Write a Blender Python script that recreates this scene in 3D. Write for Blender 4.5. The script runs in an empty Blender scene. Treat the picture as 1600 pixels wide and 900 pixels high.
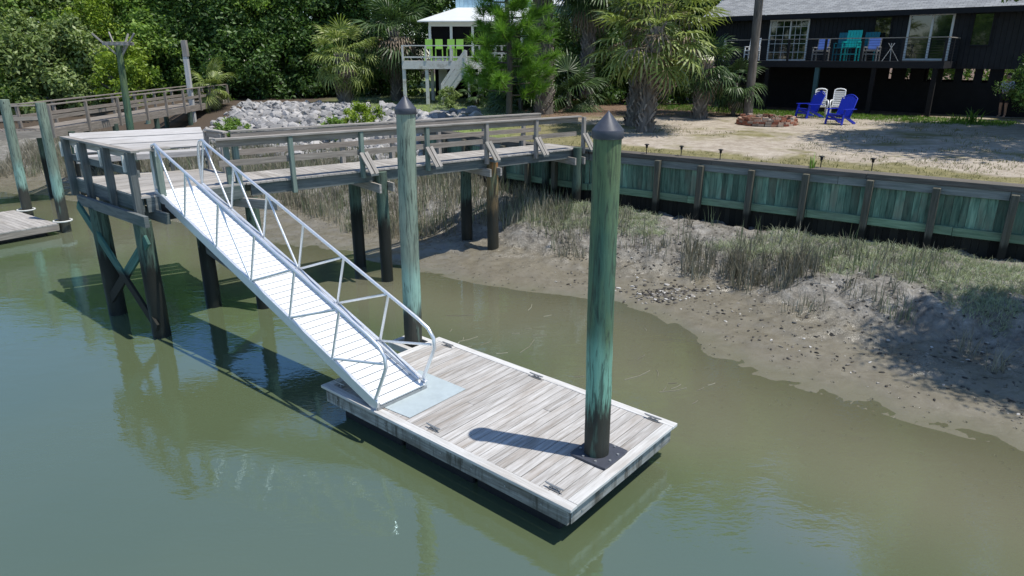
import bpy, bmesh, math, random
import numpy as np
from mathutils import Vector, Matrix
from math import radians, sin, cos, pi, sqrt, atan2

random.seed(7)
RS = np.random.RandomState(11)
SC = bpy.context.scene
COL = SC.collection

# ------------------------------------------------------------------ camera
F, HORIZON, CAM_H = 1067.0, 88.0, 5.2
PITCH = math.atan((450 - HORIZON) / F)
cam_d = bpy.data.cameras.new('camera')
cam_d.sensor_width = 36.0
cam_d.lens = 36.0 * F / 1600.0
cam_d.clip_end = 2000
cam = bpy.data.objects.new('camera', cam_d)
cam.location = (0, 0, CAM_H)
cam.rotation_euler = (pi / 2 - PITCH, 0, 0)
COL.objects.link(cam)
SC.camera = cam

# ------------------------------------------------------------------ world, sun, exposure
SUN_EL, SUN_AZ = radians(69.3), math.atan2(1.49, -0.48)      # azimuth clockwise from +Y
w = bpy.data.worlds.new('World'); SC.world = w; w.use_nodes = True
nt = w.node_tree; nt.nodes.clear()
sky = nt.nodes.new('ShaderNodeTexSky'); sky.sky_type = 'NISHITA'; sky.sun_disc = False
sky.ozone_density = 6.0; sky.dust_density = .2; sky.air_density = 1.0; sky.sun_elevation = SUN_EL; sky.sun_rotation = SUN_AZ
bg = nt.nodes.new('ShaderNodeBackground'); bg.inputs[1].default_value = 0.15
wo = nt.nodes.new('ShaderNodeOutputWorld')
nt.links.new(sky.outputs[0], bg.inputs[0]); nt.links.new(bg.outputs[0], wo.inputs[0])
sd = bpy.data.lights.new('sun', 'SUN'); sd.energy = 4.6; sd.angle = radians(0.5); sd.color = (1.0, 0.955, 0.88)
so = bpy.data.objects.new('sun', sd); COL.objects.link(so)
sdir = Vector((sin(SUN_AZ) * cos(SUN_EL), cos(SUN_AZ) * cos(SUN_EL), sin(SUN_EL)))
so.rotation_euler = (-sdir).to_track_quat('-Z', 'Y').to_euler()
so.location = sdir * 60
vs = SC.view_settings
vs.view_transform = 'Standard'; vs.look = 'None'; vs.gamma = 1.0; vs.exposure = 0.22; vs.use_curve_mapping = False

# ------------------------------------------------------------------ survey helpers (photo point + known height / distance -> place)
_s, _c = sin(PITCH), cos(PITCH)
def ray(u, v):
    x = (u - 800) / F; y = (v - 450) / F
    return Vector((x, _c - _s * y, -(_s + _c * y)))
def P(u, v, z):
    r = ray(u, v); t = (z - CAM_H) / r.z
    return Vector((r.x * t, r.y * t, z))
def PY(u, v, Y):
    r = ray(u, v); t = Y / r.y
    return Vector((r.x * t, Y, CAM_H + r.z * t))
def V(*a): return Vector(a)
def interp(x, pts):
    xs = [p[0] for p in pts]; ys = [p[1] for p in pts]
    return np.interp(x, xs, ys)

# ------------------------------------------------------------------ object helpers
def tag(o, label=None, cat=None, group=None, kind=None):
    if label: o['label'] = label
    if cat: o['category'] = cat
    if group: o['group'] = group
    if kind: o['kind'] = kind
    return o
def empty(name, loc=(0, 0, 0), rz=0.0, label=None, cat=None, group=None):
    o = bpy.data.objects.new(name, None); o.empty_display_size = 0.2
    o.location = loc; o.rotation_euler = (0, 0, rz); COL.objects.link(o)
    return tag(o, label, cat, group)
def link_mesh(name, me, mat, parent=None, world=True):
    o = bpy.data.objects.new(name, me); COL.objects.link(o)
    if mat is not None: me.materials.append(mat)
    if parent is not None:
        o.parent = parent
        if world:            # geometry was written in world coordinates
            o.matrix_parent_inverse = parent_matrix(parent).inverted()
    return o
def parent_matrix(o):
    m = Matrix.LocRotScale(o.location, o.rotation_euler, o.scale)
    if o.parent: m = parent_matrix(o.parent) @ o.matrix_parent_inverse @ m
    return m
def copy_tree(o, parent=None):
    kids = list(o.children)
    c = o.copy(); COL.objects.link(c)
    if parent is not None:
        c.parent = parent; c.matrix_parent_inverse = o.matrix_parent_inverse.copy()
    for ch in kids: copy_tree(ch, c)
    return c

class MB:
    """collects boxes, bars and tubes; build() links them as one mesh object"""
    def __init__(s, M=None):
        s.v = []; s.f = []; s.uv = []; s.sm = []; s.M = M or Matrix.Identity(4)
    def _add(s, vs_, fs, uvs, smooth=False):
        b = len(s.v)
        s.v += [tuple(s.M @ Vector(p)) for p in vs_]
        for f, u in zip(fs, uvs):
            s.f.append([i + b for i in f]); s.uv += u; s.sm.append(smooth)
    def obox(s, c, ax, ay, az, size, taper=0.0):
        c = Vector(c); hx, hy, hz = [k / 2 for k in size]
        o1, o2 = random.uniform(0, 50), random.uniform(0, 50)
        L = max(range(3), key=lambda i: size[i])
        pts = []; loc = []
        for sx in (-1, 1):
            for sy in (-1, 1):
                for sz in (-1, 1):
                    l = (sx * hx, sy * hy, sz * hz); loc.append(l)
                    k = 1 - taper if sz > 0 else 1
                    pts.append(c + ax * l[0] * k + ay * l[1] * k + az * l[2])
        fs = [((0, 1, 3, 2), 0), ((4, 6, 7, 5), 0), ((0, 4, 5, 1), 1), ((2, 3, 7, 6), 1), ((0, 2, 6, 4), 2), ((1, 5, 7, 3), 2)]
        uvs = []
        for f, n in fs:
            i, j = [k for k in range(3) if k != n]
            if j == L: i, j = j, i
            uvs.append([(loc[q][i] + o1, loc[q][j] + o2 + n * 3.1) for q in f])
        s._add(pts, [f for f, n in fs], uvs)
    def box(s, c, size, rz=0.0, taper=0.0):
        s.obox(c, V(cos(rz), sin(rz), 0), V(-sin(rz), cos(rz), 0), V(0, 0, 1), size, taper)
    def bar(s, p, q, w_, h_, up=(0, 0, 1)):
        p = Vector(p); q = Vector(q); d = q - p; L = d.length
        if L < 1e-6: return
        ax = d / L; up = Vector(up)
        ay = up.cross(ax)
        if ay.length < 1e-4: ay = V(0, 1, 0).cross(ax)
        if ay.length < 1e-4: ay = V(1, 0, 0).cross(ax)
        ay.normalize(); az = ax.cross(ay)
        s.obox((p + q) / 2, ax, ay, az, (L, w_, h_))
    def tube(s, pts, r, n=10, caps=True, smooth=True, jit=0.0):
        pts = [Vector(p) for p in pts]; k = len(pts)
        rs = r if isinstance(r, (list, tuple)) else [r] * k
        o1, o2 = random.uniform(0, 50), random.uniform(0, 50)
        vs_ = []; prev = None; acc = 0; us = []
        for i in range(k):
            d = (pts[min(i + 1, k - 1)] - pts[max(i - 1, 0)]).normalized()
            if prev is None:
                a = d.orthogonal().normalized()
            else:
                a = (prev - d * prev.dot(d))
                a = a.normalized() if a.length > 1e-5 else d.orthogonal().normalized()
            prev = a; b = d.cross(a)
            for j in range(n):
                t = 2 * pi * j / n
                vs_.append(pts[i] + (a * cos(t) + b * sin(t)) * (rs[i] + (jit * (.6 * sin(3 * t + i * .21) + .5 * sin(5 * t - i * .33) + random.uniform(-.5, .5)) if jit else 0)))
            if i: acc += (pts[i] - pts[i - 1]).length
            us.append(acc)
        fs = []; uvs = []
        rm = max(rs)
        for i in range(k - 1):
            for j in range(n):
                j2 = (j + 1) % n
                fs.append((i * n + j, i * n + j2, (i + 1) * n + j2, (i + 1) * n + j))
                v0, v1 = 2 * pi * rm * j / n + o2, 2 * pi * rm * (j + 1) / n + o2
                uvs.append([(us[i] + o1, v0), (us[i] + o1, v1), (us[i + 1] + o1, v1), (us[i + 1] + o1, v0)])
        s._add(vs_, fs, uvs, smooth)
        if caps:
            for i, rev in ((0, True), (k - 1, False)):
                ring = [vs_[i * n + j] for j in range(n)]
                idx = list(range(n))
                if rev: idx = idx[::-1]
                s._add(ring, [idx], [[(o1 + (ring[q] - pts[i]).x, o2 + (ring[q] - pts[i]).y) for q in idx]], False)
    def poly(s, pts, thick=0.0):
        pts = [Vector(p) for p in pts]; n = len(pts)
        if thick:
            lo = [p - V(0, 0, thick) for p in pts]; allp = pts + lo
            fs = [list(range(n)), list(range(2 * n - 1, n - 1, -1))] + [(i, i + n, (i + 1) % n + n, (i + 1) % n) for i in range(n)]
        else:
            allp = pts; fs = [list(range(n))]
        s._add(allp, fs, [[(allp[i].x, allp[i].y + allp[i].z * .7) for i in f] for f in fs])
    def build(s, name, mat, parent=None, bevel=0.0, world=True):
        me = bpy.data.meshes.new(name)
        me.from_pydata(s.v, [], s.f)
        ul = me.uv_layers.new(name='UVMap')
        ul.data.foreach_set('uv', [k for p in s.uv for k in p])
        me.polygons.foreach_set('use_smooth', s.sm)
        me.update()
        o = link_mesh(name, me, mat, parent, world)
        if bevel:
            b = o.modifiers.new('bevel', 'BEVEL'); b.width = bevel; b.segments = 2; b.limit_method = 'ANGLE'
        return o

def quad_mesh(name, verts, nper=4):
    """verts (K,nper,3) -> mesh of K separate faces"""
    K = verts.shape[0]
    me = bpy.data.meshes.new(name)
    me.vertices.add(K * nper); me.vertices.foreach_set('co', verts.reshape(-1).astype(np.float32))
    me.loops.add(K * nper); me.loops.foreach_set('vertex_index', np.arange(K * nper, dtype=np.int32))
    me.polygons.add(K)
    me.polygons.foreach_set('loop_start', np.arange(0, K * nper, nper, dtype=np.int32))
    me.polygons.foreach_set('loop_total', np.full(K, nper, dtype=np.int32))
    me.update(calc_edges=True)
    return me

def nrm(a): return a / (np.linalg.norm(a, axis=-1, keepdims=True) + 1e-9)

# ------------------------------------------------------------------ materials
def newmat(name):
    m = bpy.data.materials.new(name); m.use_nodes = True
    t = m.node_tree; t.nodes.clear()
    out = t.nodes.new('ShaderNodeOutputMaterial')
    return m, t, out
class G:
    def __init__(s, t): s.t = t
    def n(s, typ, **kw):
        k = s.t.nodes.new(typ)
        for a, b in kw.items(): setattr(k, a, b)
        return k
    def l(s, a, b): s.t.links.new(a, b)
    def val(s, x, sock):
        if hasattr(x, 'is_linked') or hasattr(x, 'links'): s.l(x, sock)
        else: sock.default_value = x
    def noise(s, vec, scale, detail=4, rough=.55, dist=0.0):
        k = s.n('ShaderNodeTexNoise'); s.l(vec, k.inputs['Vector'])
        k.inputs['Scale'].default_value = scale; k.inputs['Detail'].default_value = detail
        k.inputs['Roughness'].default_value = rough; k.inputs['Distortion'].default_value = dist
        return k.outputs['Fac']
    def mapping(s, vec, scale=(1, 1, 1), loc=(0, 0, 0), rot=(0, 0, 0)):
        k = s.n('ShaderNodeMapping'); s.l(vec, k.inputs['Vector'])
        k.inputs['Scale'].default_value = scale; k.inputs['Location'].default_value = loc; k.inputs['Rotation'].default_value = rot
        return k.outputs[0]
    def ramp(s, fac, stops):
        k = s.n('ShaderNodeValToRGB'); s.l(fac, k.inputs[0]); e = k.color_ramp.elements
        while len(e) < len(stops): e.new(0.5)
        for el, (p, c) in zip(e, stops):
            el.position = p; el.color = (c, c, c, 1) if isinstance(c, (int, float)) else (*c, 1)
        return k.outputs[0]
    def mix(s, fac, a, b, blend='MIX'):
        k = s.n('ShaderNodeMix', data_type='RGBA', blend_type=blend)
        s.val(fac, k.inputs[0])
        for x, sock in ((a, k.inputs[6]), (b, k.inputs[7])):
            if isinstance(x, tuple): sock.default_value = (*x, 1)
            else: s.l(x, sock)
        return k.outputs[2]
    def math(s, op, a, b=0.0, c=None):
        k = s.n('ShaderNodeMath', operation=op); s.val(a, k.inputs[0]); s.val(b, k.inputs[1])
        if c is not None: s.val(c, k.inputs[2])
        return k.outputs[0]
    def mapr(s, x, a, b, c=0.0, d=1.0, smooth=True):
        k = s.n('ShaderNodeMapRange'); k.interpolation_type = 'SMOOTHSTEP' if smooth else 'LINEAR'
        s.val(x, k.inputs[0])
        for i, q in enumerate((a, b, c, d)): k.inputs[i + 1].default_value = q
        return k.outputs[0]
    def bump(s, h, strength=.3, dist=.02, nrm_=None):
        k = s.n('ShaderNodeBump'); s.l(h, k.inputs['Height'])
        k.inputs['Strength'].default_value = strength; k.inputs['Distance'].default_value = dist
        if nrm_ is not None: s.l(nrm_, k.inputs['Normal'])
        return k.outputs[0]
    def pbsdf(s, out, color, rough, bump=None, metal=0.0, spec=.5):
        k = s.n('ShaderNodeBsdfPrincipled')
        if isinstance(color, tuple): k.inputs['Base Color'].default_value = (*color, 1)
        else: s.l(color, k.inputs['Base Color'])
        s.val(rough, k.inputs['Roughness']); k.inputs['Metallic'].default_value = metal
        k.inputs['Specular IOR Level'].default_value = spec
        if bump is not None: s.l(bump, k.inputs['Normal'])
        if out is not None: s.l(k.outputs[0], out.inputs[0])
        return k
    def uv(s): return s.n('ShaderNodeTexCoord').outputs['UV']
    def obj(s): return s.n('ShaderNodeTexCoord').outputs['Object']
    def pos(s): return s.n('ShaderNodeNewGeometry').outputs['Position']
    def z(s):
        k = s.n('ShaderNodeSeparateXYZ'); s.l(s.pos(), k.inputs[0]); return k.outputs[2]
    def island(s): return s.n('ShaderNodeNewGeometry').outputs['Random Per Island']
    def rnd(s): return s.n('ShaderNodeObjectInfo').outputs['Random']

def wood(name, dark, light, stain=None, stain_amt=.5, rough=.82, var=.35, bump=.35, grain=26, dark_below=None, drip=None):
    m, t, out = newmat(name); g = G(t)
    uv = g.uv()
    gr = g.noise(g.mapping(uv, (1.6, grain, 1)), 1.0, 6, .62, .6)
    fine = g.noise(g.mapping(uv, (5, grain * 4, 1)), 1.0, 3, .6)
    big = g.noise(g.mapping(uv, (.7, 2.2, 1)), 1.0, 4, .6)
    c = g.ramp(gr, [(.28, dark), (.72, light)])
    c = g.mix(g.math('MULTIPLY', fine, .35), c, tuple(x * .45 for x in dark))
    if stain: c = g.mix(g.math('MULTIPLY', g.mapr(big, .45, .72), stain_amt), c, stain)
    isl = g.mapr(g.island(), 0, 1, 1 - var, 1 + var * .45, False)
    c = g.mix(1.0, c, g.n('ShaderNodeCombineColor').outputs[0], 'MULTIPLY') if False else c
    if drip: c = g.mix(g.math('MULTIPLY', g.mapr(g.noise(g.mapping(uv, (6.5, .9, 1)), 1.0, 4, .7), .47, .66), .85), c, drip)
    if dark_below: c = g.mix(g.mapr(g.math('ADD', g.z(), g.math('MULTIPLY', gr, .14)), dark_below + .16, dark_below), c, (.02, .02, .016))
    hs = g.n('ShaderNodeHueSaturation'); g.l(isl, hs.inputs['Value']); g.l(c, hs.inputs['Color'])
    h = g.math('ADD', gr, g.math('MULTIPLY', fine, .5))
    g.pbsdf(out, hs.outputs[0], rough, g.bump(h, bump, .01), spec=.25)
    return m

def pile_mat(name, top, mid, band, low, z_low, z_band, streak=(.03, .035, .03)):
    m, t, out = newmat(name); g = G(t)
    uv = g.uv(); z = g.z()
    gr = g.noise(g.mapping(uv, (1.5, 17, 1)), 1.0, 7, .72, 1.4)
    big = g.noise(g.mapping(uv, (.9, 3.5, 1)), 1.0, 4, .6)
    zz = g.math('ADD', z, g.math('MULTIPLY', g.math('SUBTRACT', gr, .5), .7))
    zz = g.math('ADD', zz, g.math('MULTIPLY', g.math('SUBTRACT', big, .5), .9))
    c = g.mix(g.mapr(big, .35, .7), mid, top)
    c = g.mix(g.mapr(z, 3.2, 4.3), c, top)
    c = g.mix(g.mapr(zz, z_band + .5, z_band), c, band)
    c = g.mix(g.mapr(zz, z_low + .25, z_low - .1), c, low)
    patch = g.mapr(g.noise(g.mapping(uv, (1.3, 7, 1)), 1.0, 3, .6), .6, .72)
    c = g.mix(g.math('MULTIPLY', g.math('MULTIPLY', patch, g.mapr(z, z_low, z_low - .25)), .5), c, tuple(x * .55 for x in band))
    c = g.mix(g.math('MULTIPLY', g.mapr(gr, .55, .36), .75), c, streak)
    kn = g.n('ShaderNodeTexVoronoi'); g.l(g.mapping(uv, (1.0, 2.6, 1)), kn.inputs['Vector']); kn.inputs['Scale'].default_value = 2.2
    c = g.mix(g.mapr(kn.outputs['Distance'], .11, .06), c, streak)
    rough = g.mapr(z, .3, z_low, .35, .85)
    g.pbsdf(out, c, rough, g.bump(gr, .55, .02), spec=.3)
    return m

def plain(name, col, rough=.6, metal=0.0, var=.12, scale=4.0, bump=.1, spec=.4, dirt=None):
    m, t, out = newmat(name); g = G(t)
    o = g.obj(); n1 = g.noise(o, scale, 5, .6); n2 = g.noise(o, scale * 9, 3, .6)
    f = g.math('ADD', g.math('MULTIPLY', n1, .65), g.math('MULTIPLY', n2, .35))
    c = g.ramp(f, [(.3, tuple(x * (1 - var) for x in col)), (.7, tuple(min(1, x * (1 + var)) for x in col))])
    if dirt: c = g.mix(g.mapr(n1, .52, .7), c, dirt)
    r = g.mapr(n2, .3, .7, max(.03, rough - .1), min(1, rough + .1), False)
    g.pbsdf(out, c, r, g.bump(f, bump, .01), metal, spec)
    return m

def leafmat(name, c1, c2, c3=None, trans=.3, rough=.5, cscale=.9):
    m, t, out = newmat(name); g = G(t)
    i = g.island(); o = g.obj()
    cl = g.noise(o, cscale, 3, .6)
    k = g.math('ADD', g.math('MULTIPLY', i, .55), g.math('MULTIPLY', g.mapr(cl, .3, .7), .45))
    stops = [(.1, c1), (.75, c2)]
    if c3: stops.append((.97, c3))
    c = g.ramp(k, stops)
    b = g.pbsdf(None, c, rough, spec=.35)
    tr = g.n('ShaderNodeBsdfTranslucent')
    g.l(g.mix(.5, c, (.5, .6, .1), 'OVERLAY'), tr.inputs[0])
    mx = g.n('ShaderNodeMixShader'); mx.inputs[0].default_value = trans
    g.l(b.outputs[0], mx.inputs[1]); g.l(tr.outputs[0], mx.inputs[2]); g.l(mx.outputs[0], out.inputs[0])
    return m

M = {}
M['deck_float'] = wood('weathered_float_boards', (.28, .257, .228), (.65, .638, .615), (.24, .20, .16), .6, var=.14, grain=20)
M['trim_white'] = wood('bleached_float_trim', (.42, .41, .385), (.75, .745, .725), (.30, .26, .21), .45, var=.12)
M['fascia'] = wood('stained_float_fascia', (.13, .13, .115), (.50, .51, .49), (.075, .06, .04), .8, var=.2, drip=(.06, .055, .042))
M['pier_grey'] = wood('weathered_pier_wood', (.22, .195, .17), (.54, .50, .455), (.17, .18, .15), .5, var=.25)
M['pier_deck'] = wood('sunbleached_pier_boards', (.25, .23, .205), (.56, .53, .49), (.16, .14, .11), .45, var=.2)
M['pier_pale'] = wood('pale_bench_boards', (.33, .315, .30), (.58, .565, .55), (.26, .24, .21), .4, var=.15)
M['pier_dark'] = wood('dark_pier_timber', (.075, .085, .085), (.22, .235, .225), (.05, .09, .08), .6, var=.25)
M['pier_green'] = wood('greenish_treated_wood', (.1, .15, .13), (.32, .40, .34), (.2, .2, .17), .5, var=.25)
M['brown_rail'] = wood('brown_boardwalk_wood', (.17, .145, .12), (.42, .37, .32), (.2, .18, .15), .5, var=.3)
M['pile_big'] = pile_mat('green_treated_piling', (.12, .175, .085), (.07, .145, .10), (.19, .38, .285), (.035, .035, .027), 1.15, 1.75)
M['pile_pale'] = pile_mat('pale_green_piling', (.25, .30, .23), (.175, .235, .185), (.27, .43, .355), (.05, .05, .04), 1.05, 1.6)
M['pile_wet'] = pile_mat('barnacled_piling', (.11, .15, .115), (.055, .085, .065), (.07, .115, .09), (.013, .014, .011), 1.45, 2.0, (.015, .017, .014))
M['pile_rust'] = pile_mat('rusty_topped_piling', (.14, .2, .12), (.3, .13, .04), (.14, .1, .05), (.03, .028, .02), 1.2, 1.6)
M['wall_plank'] = wood('turquoise_bulkhead_planks', (.04, .105, .075), (.30, .48, .345), (.19, .18, .13), .75, var=.5, grain=13, dark_below=1.42)  # near-black below the lower wale: shade of the recess put into the colour
M['wall_wale'] = wood('green_bulkhead_wale', (.11, .20, .12), (.33, .47, .31), (.1, .1, .08), .5, var=.3)
M['wall_top'] = wood('grey_bulkhead_wale', (.14, .155, .145), (.33, .35, .325), (.08, .12, .1), .5, var=.25)
M['wall_cap'] = wood('dark_bulkhead_cap', (.075, .065, .055), (.20, .18, .155), (.07, .07, .055), .5, var=.3)
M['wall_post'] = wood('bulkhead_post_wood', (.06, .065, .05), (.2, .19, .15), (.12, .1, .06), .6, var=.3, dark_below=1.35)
M['alu'] = plain('brushed_aluminium', (.72, .74, .76), .42, .75, .06, 6, .05)
M['alu_deck'] = plain('white_aluminium_planks', (.70, .70, .68), .5, .05, .05, 5, .05)
M['plate'] = plain('pale_grey_landing_plate', (.42, .48, .49), .45, .15, .12, 2.5, .08)
M['black_cap'] = plain('dark_plastic_cap', (.055, .06, .075), .42, 0, .25, 9, .05)
M['black'] = plain('black_rubber', (.012, .012, .013), .6, 0, .3, 8, .1)
M['galv'] = plain('galvanised_metal', (.35, .36, .36), .45, .6, .15, 12, .1)
M['cleat'] = plain('dull_cast_metal', (.33, .33, .32), .45, .6, .2, 20, .1)
M['charcoal'] = plain('charcoal_siding_paint', (.022, .023, .026), .75, 0, .15, 3, .08, .2)
M['charcoal_dk'] = plain('dark_underdeck_wood', (.014, .014, .015), .8, 0, .3, 3, .1, .2)
M['white'] = plain('white_painted_wood', (.74, .74, .72), .5, 0, .06, 5, .05)
M['white_dirty'] = plain('weathered_white_paint', (.58, .58, .54), .6, 0, .12, 3, .1, dirt=(.4, .38, .33))
M['teal'] = plain('teal_chair_plastic', (.01, .42, .40), .45, 0, .06)
M['teal_dk'] = plain('dark_teal_chair_plastic', (.01, .17, .22), .45, 0, .06)
M['blue'] = plain('royal_blue_resin', (.012, .03, .42), .38, 0, .08)
M['resin'] = plain('white_resin', (.76, .77, .77), .4, 0, .04)
M['towel'] = plain('blue_towel_cloth', (.12, .22, .62), .9, 0, .12, 8, .2)
M['lime'] = plain('lime_stool_plastic', (.24, .44, .08), .45, 0, .06)
M['tealpost'] = plain('teal_painted_post', (.05, .12, .13), .7, 0, .15)
M['paleblue'] = plain('pale_blue_siding', (.42, .60, .68), .65, 0, .06, 2, .1)
M['palegreen'] = plain('pale_green_siding', (.34, .47, .44), .65, 0, .06, 2, .1)
M['metal_roof'] = plain('white_metal_roof', (.68, .69, .68), .4, .1, .05, 2, .05)
M['screen'] = plain('dark_porch_screen', (.008, .008, .009), .8, 0, .2, 3, .02, .1)
M['brick'] = None
def brick_mat():
    m, t, out = newmat('old_red_brick'); g = G(t)
    c = g.ramp(g.island(), [(0, (.18, .055, .035)), (.35, (.3, .12, .075)), (.6, (.38, .24, .17)), (.85, (.42, .35, .29)), (1, (.2, .15, .12))])
    n = g.noise(g.obj(), 14, 5, .6)
    c = g.mix(g.mapr(n, .5, .75), c, (.35, .3, .25))
    g.pbsdf(out, c, .9, g.bump(n, .5, .02), spec=.2)
    return m
M['brick'] = brick_mat()
def shingle_mat():
    m, t, out = newmat('grey_asphalt_shingles'); g = G(t)
    uv = g.uv()
    b = g.n('ShaderNodeTexBrick'); g.l(uv, b.inputs['Vector']); b.inputs['Scale'].default_value = 1.0
    b.inputs['Brick Width'].default_value = .32; b.inputs['Row Height'].default_value = .14; b.inputs['Mortar Size'].default_value = .008
    b.inputs['Color1'].default_value = (.16, .17, .185, 1); b.inputs['Color2'].default_value = (.29, .305, .32, 1); b.inputs['Mortar'].default_value = (.07, .07, .075, 1)
    n = g.noise(uv, 22, 4, .7)
    c = g.mix(g.math('MULTIPLY', g.mapr(n, .4, .7), .5), b.outputs[0], (.33, .34, .35))
    g.pbsdf(out, c, .9, g.bump(g.math('ADD', n, b.outputs['Fac']), .5, .02), spec=.2)
    return m
M['shingle'] = shingle_mat()
def siding_mat(name, col, pitch=.2):
    m, t, out = newmat(name); g = G(t)
    uv = g.uv(); k = g.n('ShaderNodeSeparateXYZ'); g.l(uv, k.inputs[0])
    fr = g.math('FRACT', g.math('DIVIDE', k.outputs[0], pitch))
    gro = g.mapr(fr, 0.0, .12, 0.0, 1.0)
    n = g.noise(uv, 3, 5, .6)
    c = g.ramp(n, [(.3, tuple(x * .8 for x in col)), (.7, tuple(x * 1.2 for x in col))])
    g.pbsdf(out, c, .7, g.bump(gro, .9, .03), spec=.25)
    return m
M['siding_dark'] = siding_mat('charcoal_board_siding', (.024, .025, .028), .2)
M['siding_blue'] = siding_mat('pale_blue_board_siding', (.42, .60, .68), .25)
M['siding_green'] = siding_mat('pale_green_board_siding', (.30, .43, .40), .25)
def glass_mat():
    m, t, out = newmat('window_glass'); g = G(t)
    n = g.noise(g.obj(), 1.3, 2, .5)
    b = g.pbsdf(out, (.012, .018, .017), .03, g.bump(n, .02, .05), spec=.9)
    b.inputs['IOR'].default_value = 1.6
    return m
M['glass'] = glass_mat()
def rock_mat(name):
    m, t, out = newmat(name); g = G(t)
    o = g.obj(); n = g.noise(o, 5, 6, .65); n2 = g.noise(o, 18, 4, .6)
    r = g.math('ADD', g.math('MULTIPLY', g.rnd(), .6), g.math('MULTIPLY', g.island(), .4))
    base = g.ramp(r, [(.08, (.07, .07, .072)), (.35, (.16, .158, .16)), (.62, (.24, .236, .232)), (.95, (.46, .44, .42))])
    c = g.mix(g.math('MULTIPLY', g.mapr(n, .45, .7), .55), base, (.13, .125, .125))
    g.pbsdf(out, c, .85, g.bump(g.math('ADD', n, n2), .5, .04), spec=.25)
    return m
M['rock'] = rock_mat('grey_riprap_stone')
M['leaf_dark'] = leafmat('dark_evergreen_leaves', (.03, .062, .017), (.095, .18, .04), (.20, .30, .08), .32)
M['leaf_mid'] = leafmat('mid_green_leaves', (.09, .16, .03), (.24, .37, .075), (.40, .52, .14), .42)
M['leaf_grey'] = leafmat('greyish_green_leaves', (.115, .165, .055), (.29, .37, .13), (.50, .54, .29), .4)
M['leaf_bright'] = leafmat('bright_yellow_green_leaves', (.11, .18, .015), (.27, .37, .04), (.38, .47, .08), .35)
M['needle'] = leafmat('pine_needles', (.07, .16, .02), (.19, .36, .05), (.34, .50, .10), .42)
M['palm'] = leafmat('palm_frond_green', (.10, .14, .035), (.29, .35, .10), (.58, .57, .30), .3, .42)
M['palm_dk'] = leafmat('shaded_palm_frond', (.028, .055, .018), (.075, .13, .04), (.16, .2, .08), .2, .46)
M['frond_dead'] = leafmat('dead_brown_fronds', (.12, .09, .06), (.28, .22, .16), (.40, .34, .28), .15, .7)
M['cordgrass'] = leafmat('dead_cordgrass_blades', (.15, .135, .10), (.30, .28, .21), (.50, .47, .38), .15, .7, .6)
M['cordgreen'] = leafmat('young_green_cordgrass', (.10, .12, .065), (.20, .24, .13), (.34, .36, .24), .2, .6, .6)
M['softgrass'] = leafmat('soft_saltgrass', (.21, .235, .15), (.37, .42, .275), (.54, .56, .43), .28, .7, .8)
M['lawn'] = leafmat('dry_lawn_blades', (.09, .10, .03), (.2, .2, .07), (.34, .29, .16), .2, .7, .5)
M['lily'] = leafmat('strap_leaves', (.06, .13, .015), (.14, .26, .03), None, .3)
M['brace'] = wood('dark_teal_brace_timber', (.025, .085, .07), (.10, .23, .19), (.05, .08, .07), .6, var=.2, dark_below=1.15)
M['sling'] = plain('grey_sling_fabric', (.27, .26, .25), .8, 0, .1)
M['bark'] = wood('tree_bark', (.05, .042, .034), (.2, .17, .14), (.1, .1, .08), .5, var=.2, bump=.8, grain=12)
M['palmbark'] = wood('palm_trunk_bark', (.07, .06, .05), (.27, .24, .21), (.12, .11, .09), .5, var=.2, bump=.8, grain=9)
M['boot'] = wood('palm_leaf_boots', (.13, .11, .09), (.44, .39, .34), (.2, .17, .15), .5, var=.6, bump=.6, grain=12)
M['skin'] = plain('skin', (.42, .25, .18), .55, 0, .06)
M['shirt'] = plain('grey_cotton', (.42, .45, .55), .9, 0, .08, 12, .2)
M['shorts'] = plain('dark_cotton', (.02, .02, .025), .9, 0, .1, 12, .2)
M['hair'] = plain('brown_hair', (.03, .02, .014), .7, 0, .2, 30, .4)

# ------------------------------------------------------------------ ground shape
SHORE = [(-60, 36), (-40, 33), (-24, 28.4), (-20.7, 27.4), (-17.2, 25.9), (-13.9, 24.3), (-10.4, 21.7), (-7.65, 19.8), (-4.6, 18.2), (-2.3, 16.6), (0, 15.3), (2, 14.5),
         (3.0, 13.7), (3.35, 12.6), (3.6, 11.4), (4.1, 10.7), (4.9, 10.1), (5.9, 9.2), (7.1, 8.3), (10, 6), (15, 1.5), (30, -12)]
WALLX = [(-.25, 22.55), (2.33, 20.35), (10.77, 14.28), (24, 4.8)]           # bulkhead line (cap)
K1, K2 = V(-.25, 22.55, 0), V(-3.3, 26.4, 0)
CREST = [(-90, 50), (-60, 48), (-25, 44), (-16, 40), (-12.7, 39.3), (-7, 37.5), (-4.5, 33.5), (-3.45, 28), (-3.3, 26.4)] + WALLX + [(60, -22)]
TOE = [(-90, 44), (-60, 41), (-23, 36), (-17, 33.2), (-12.9, 31), (-8.3, 29.7), (-4.3, 28.2), (-3.3, 26.5)] + [(x, y + .05) for x, y in WALLX] + [(60, -22)]
def seg_dist(px, py, pl):
    d = np.full(px.shape, 1e9)
    for (x0, y0), (x1, y1) in zip(pl[:-1], pl[1:]):
        dx, dy = x1 - x0, y1 - y0; L2 = dx * dx + dy * dy
        t = np.clip(((px - x0) * dx + (py - y0) * dy) / L2, 0, 1)
        d = np.minimum(d, np.hypot(px - x0 - t * dx, py - y0 - t * dy))
    return d
_tab = RS.rand(256, 256)
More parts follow.
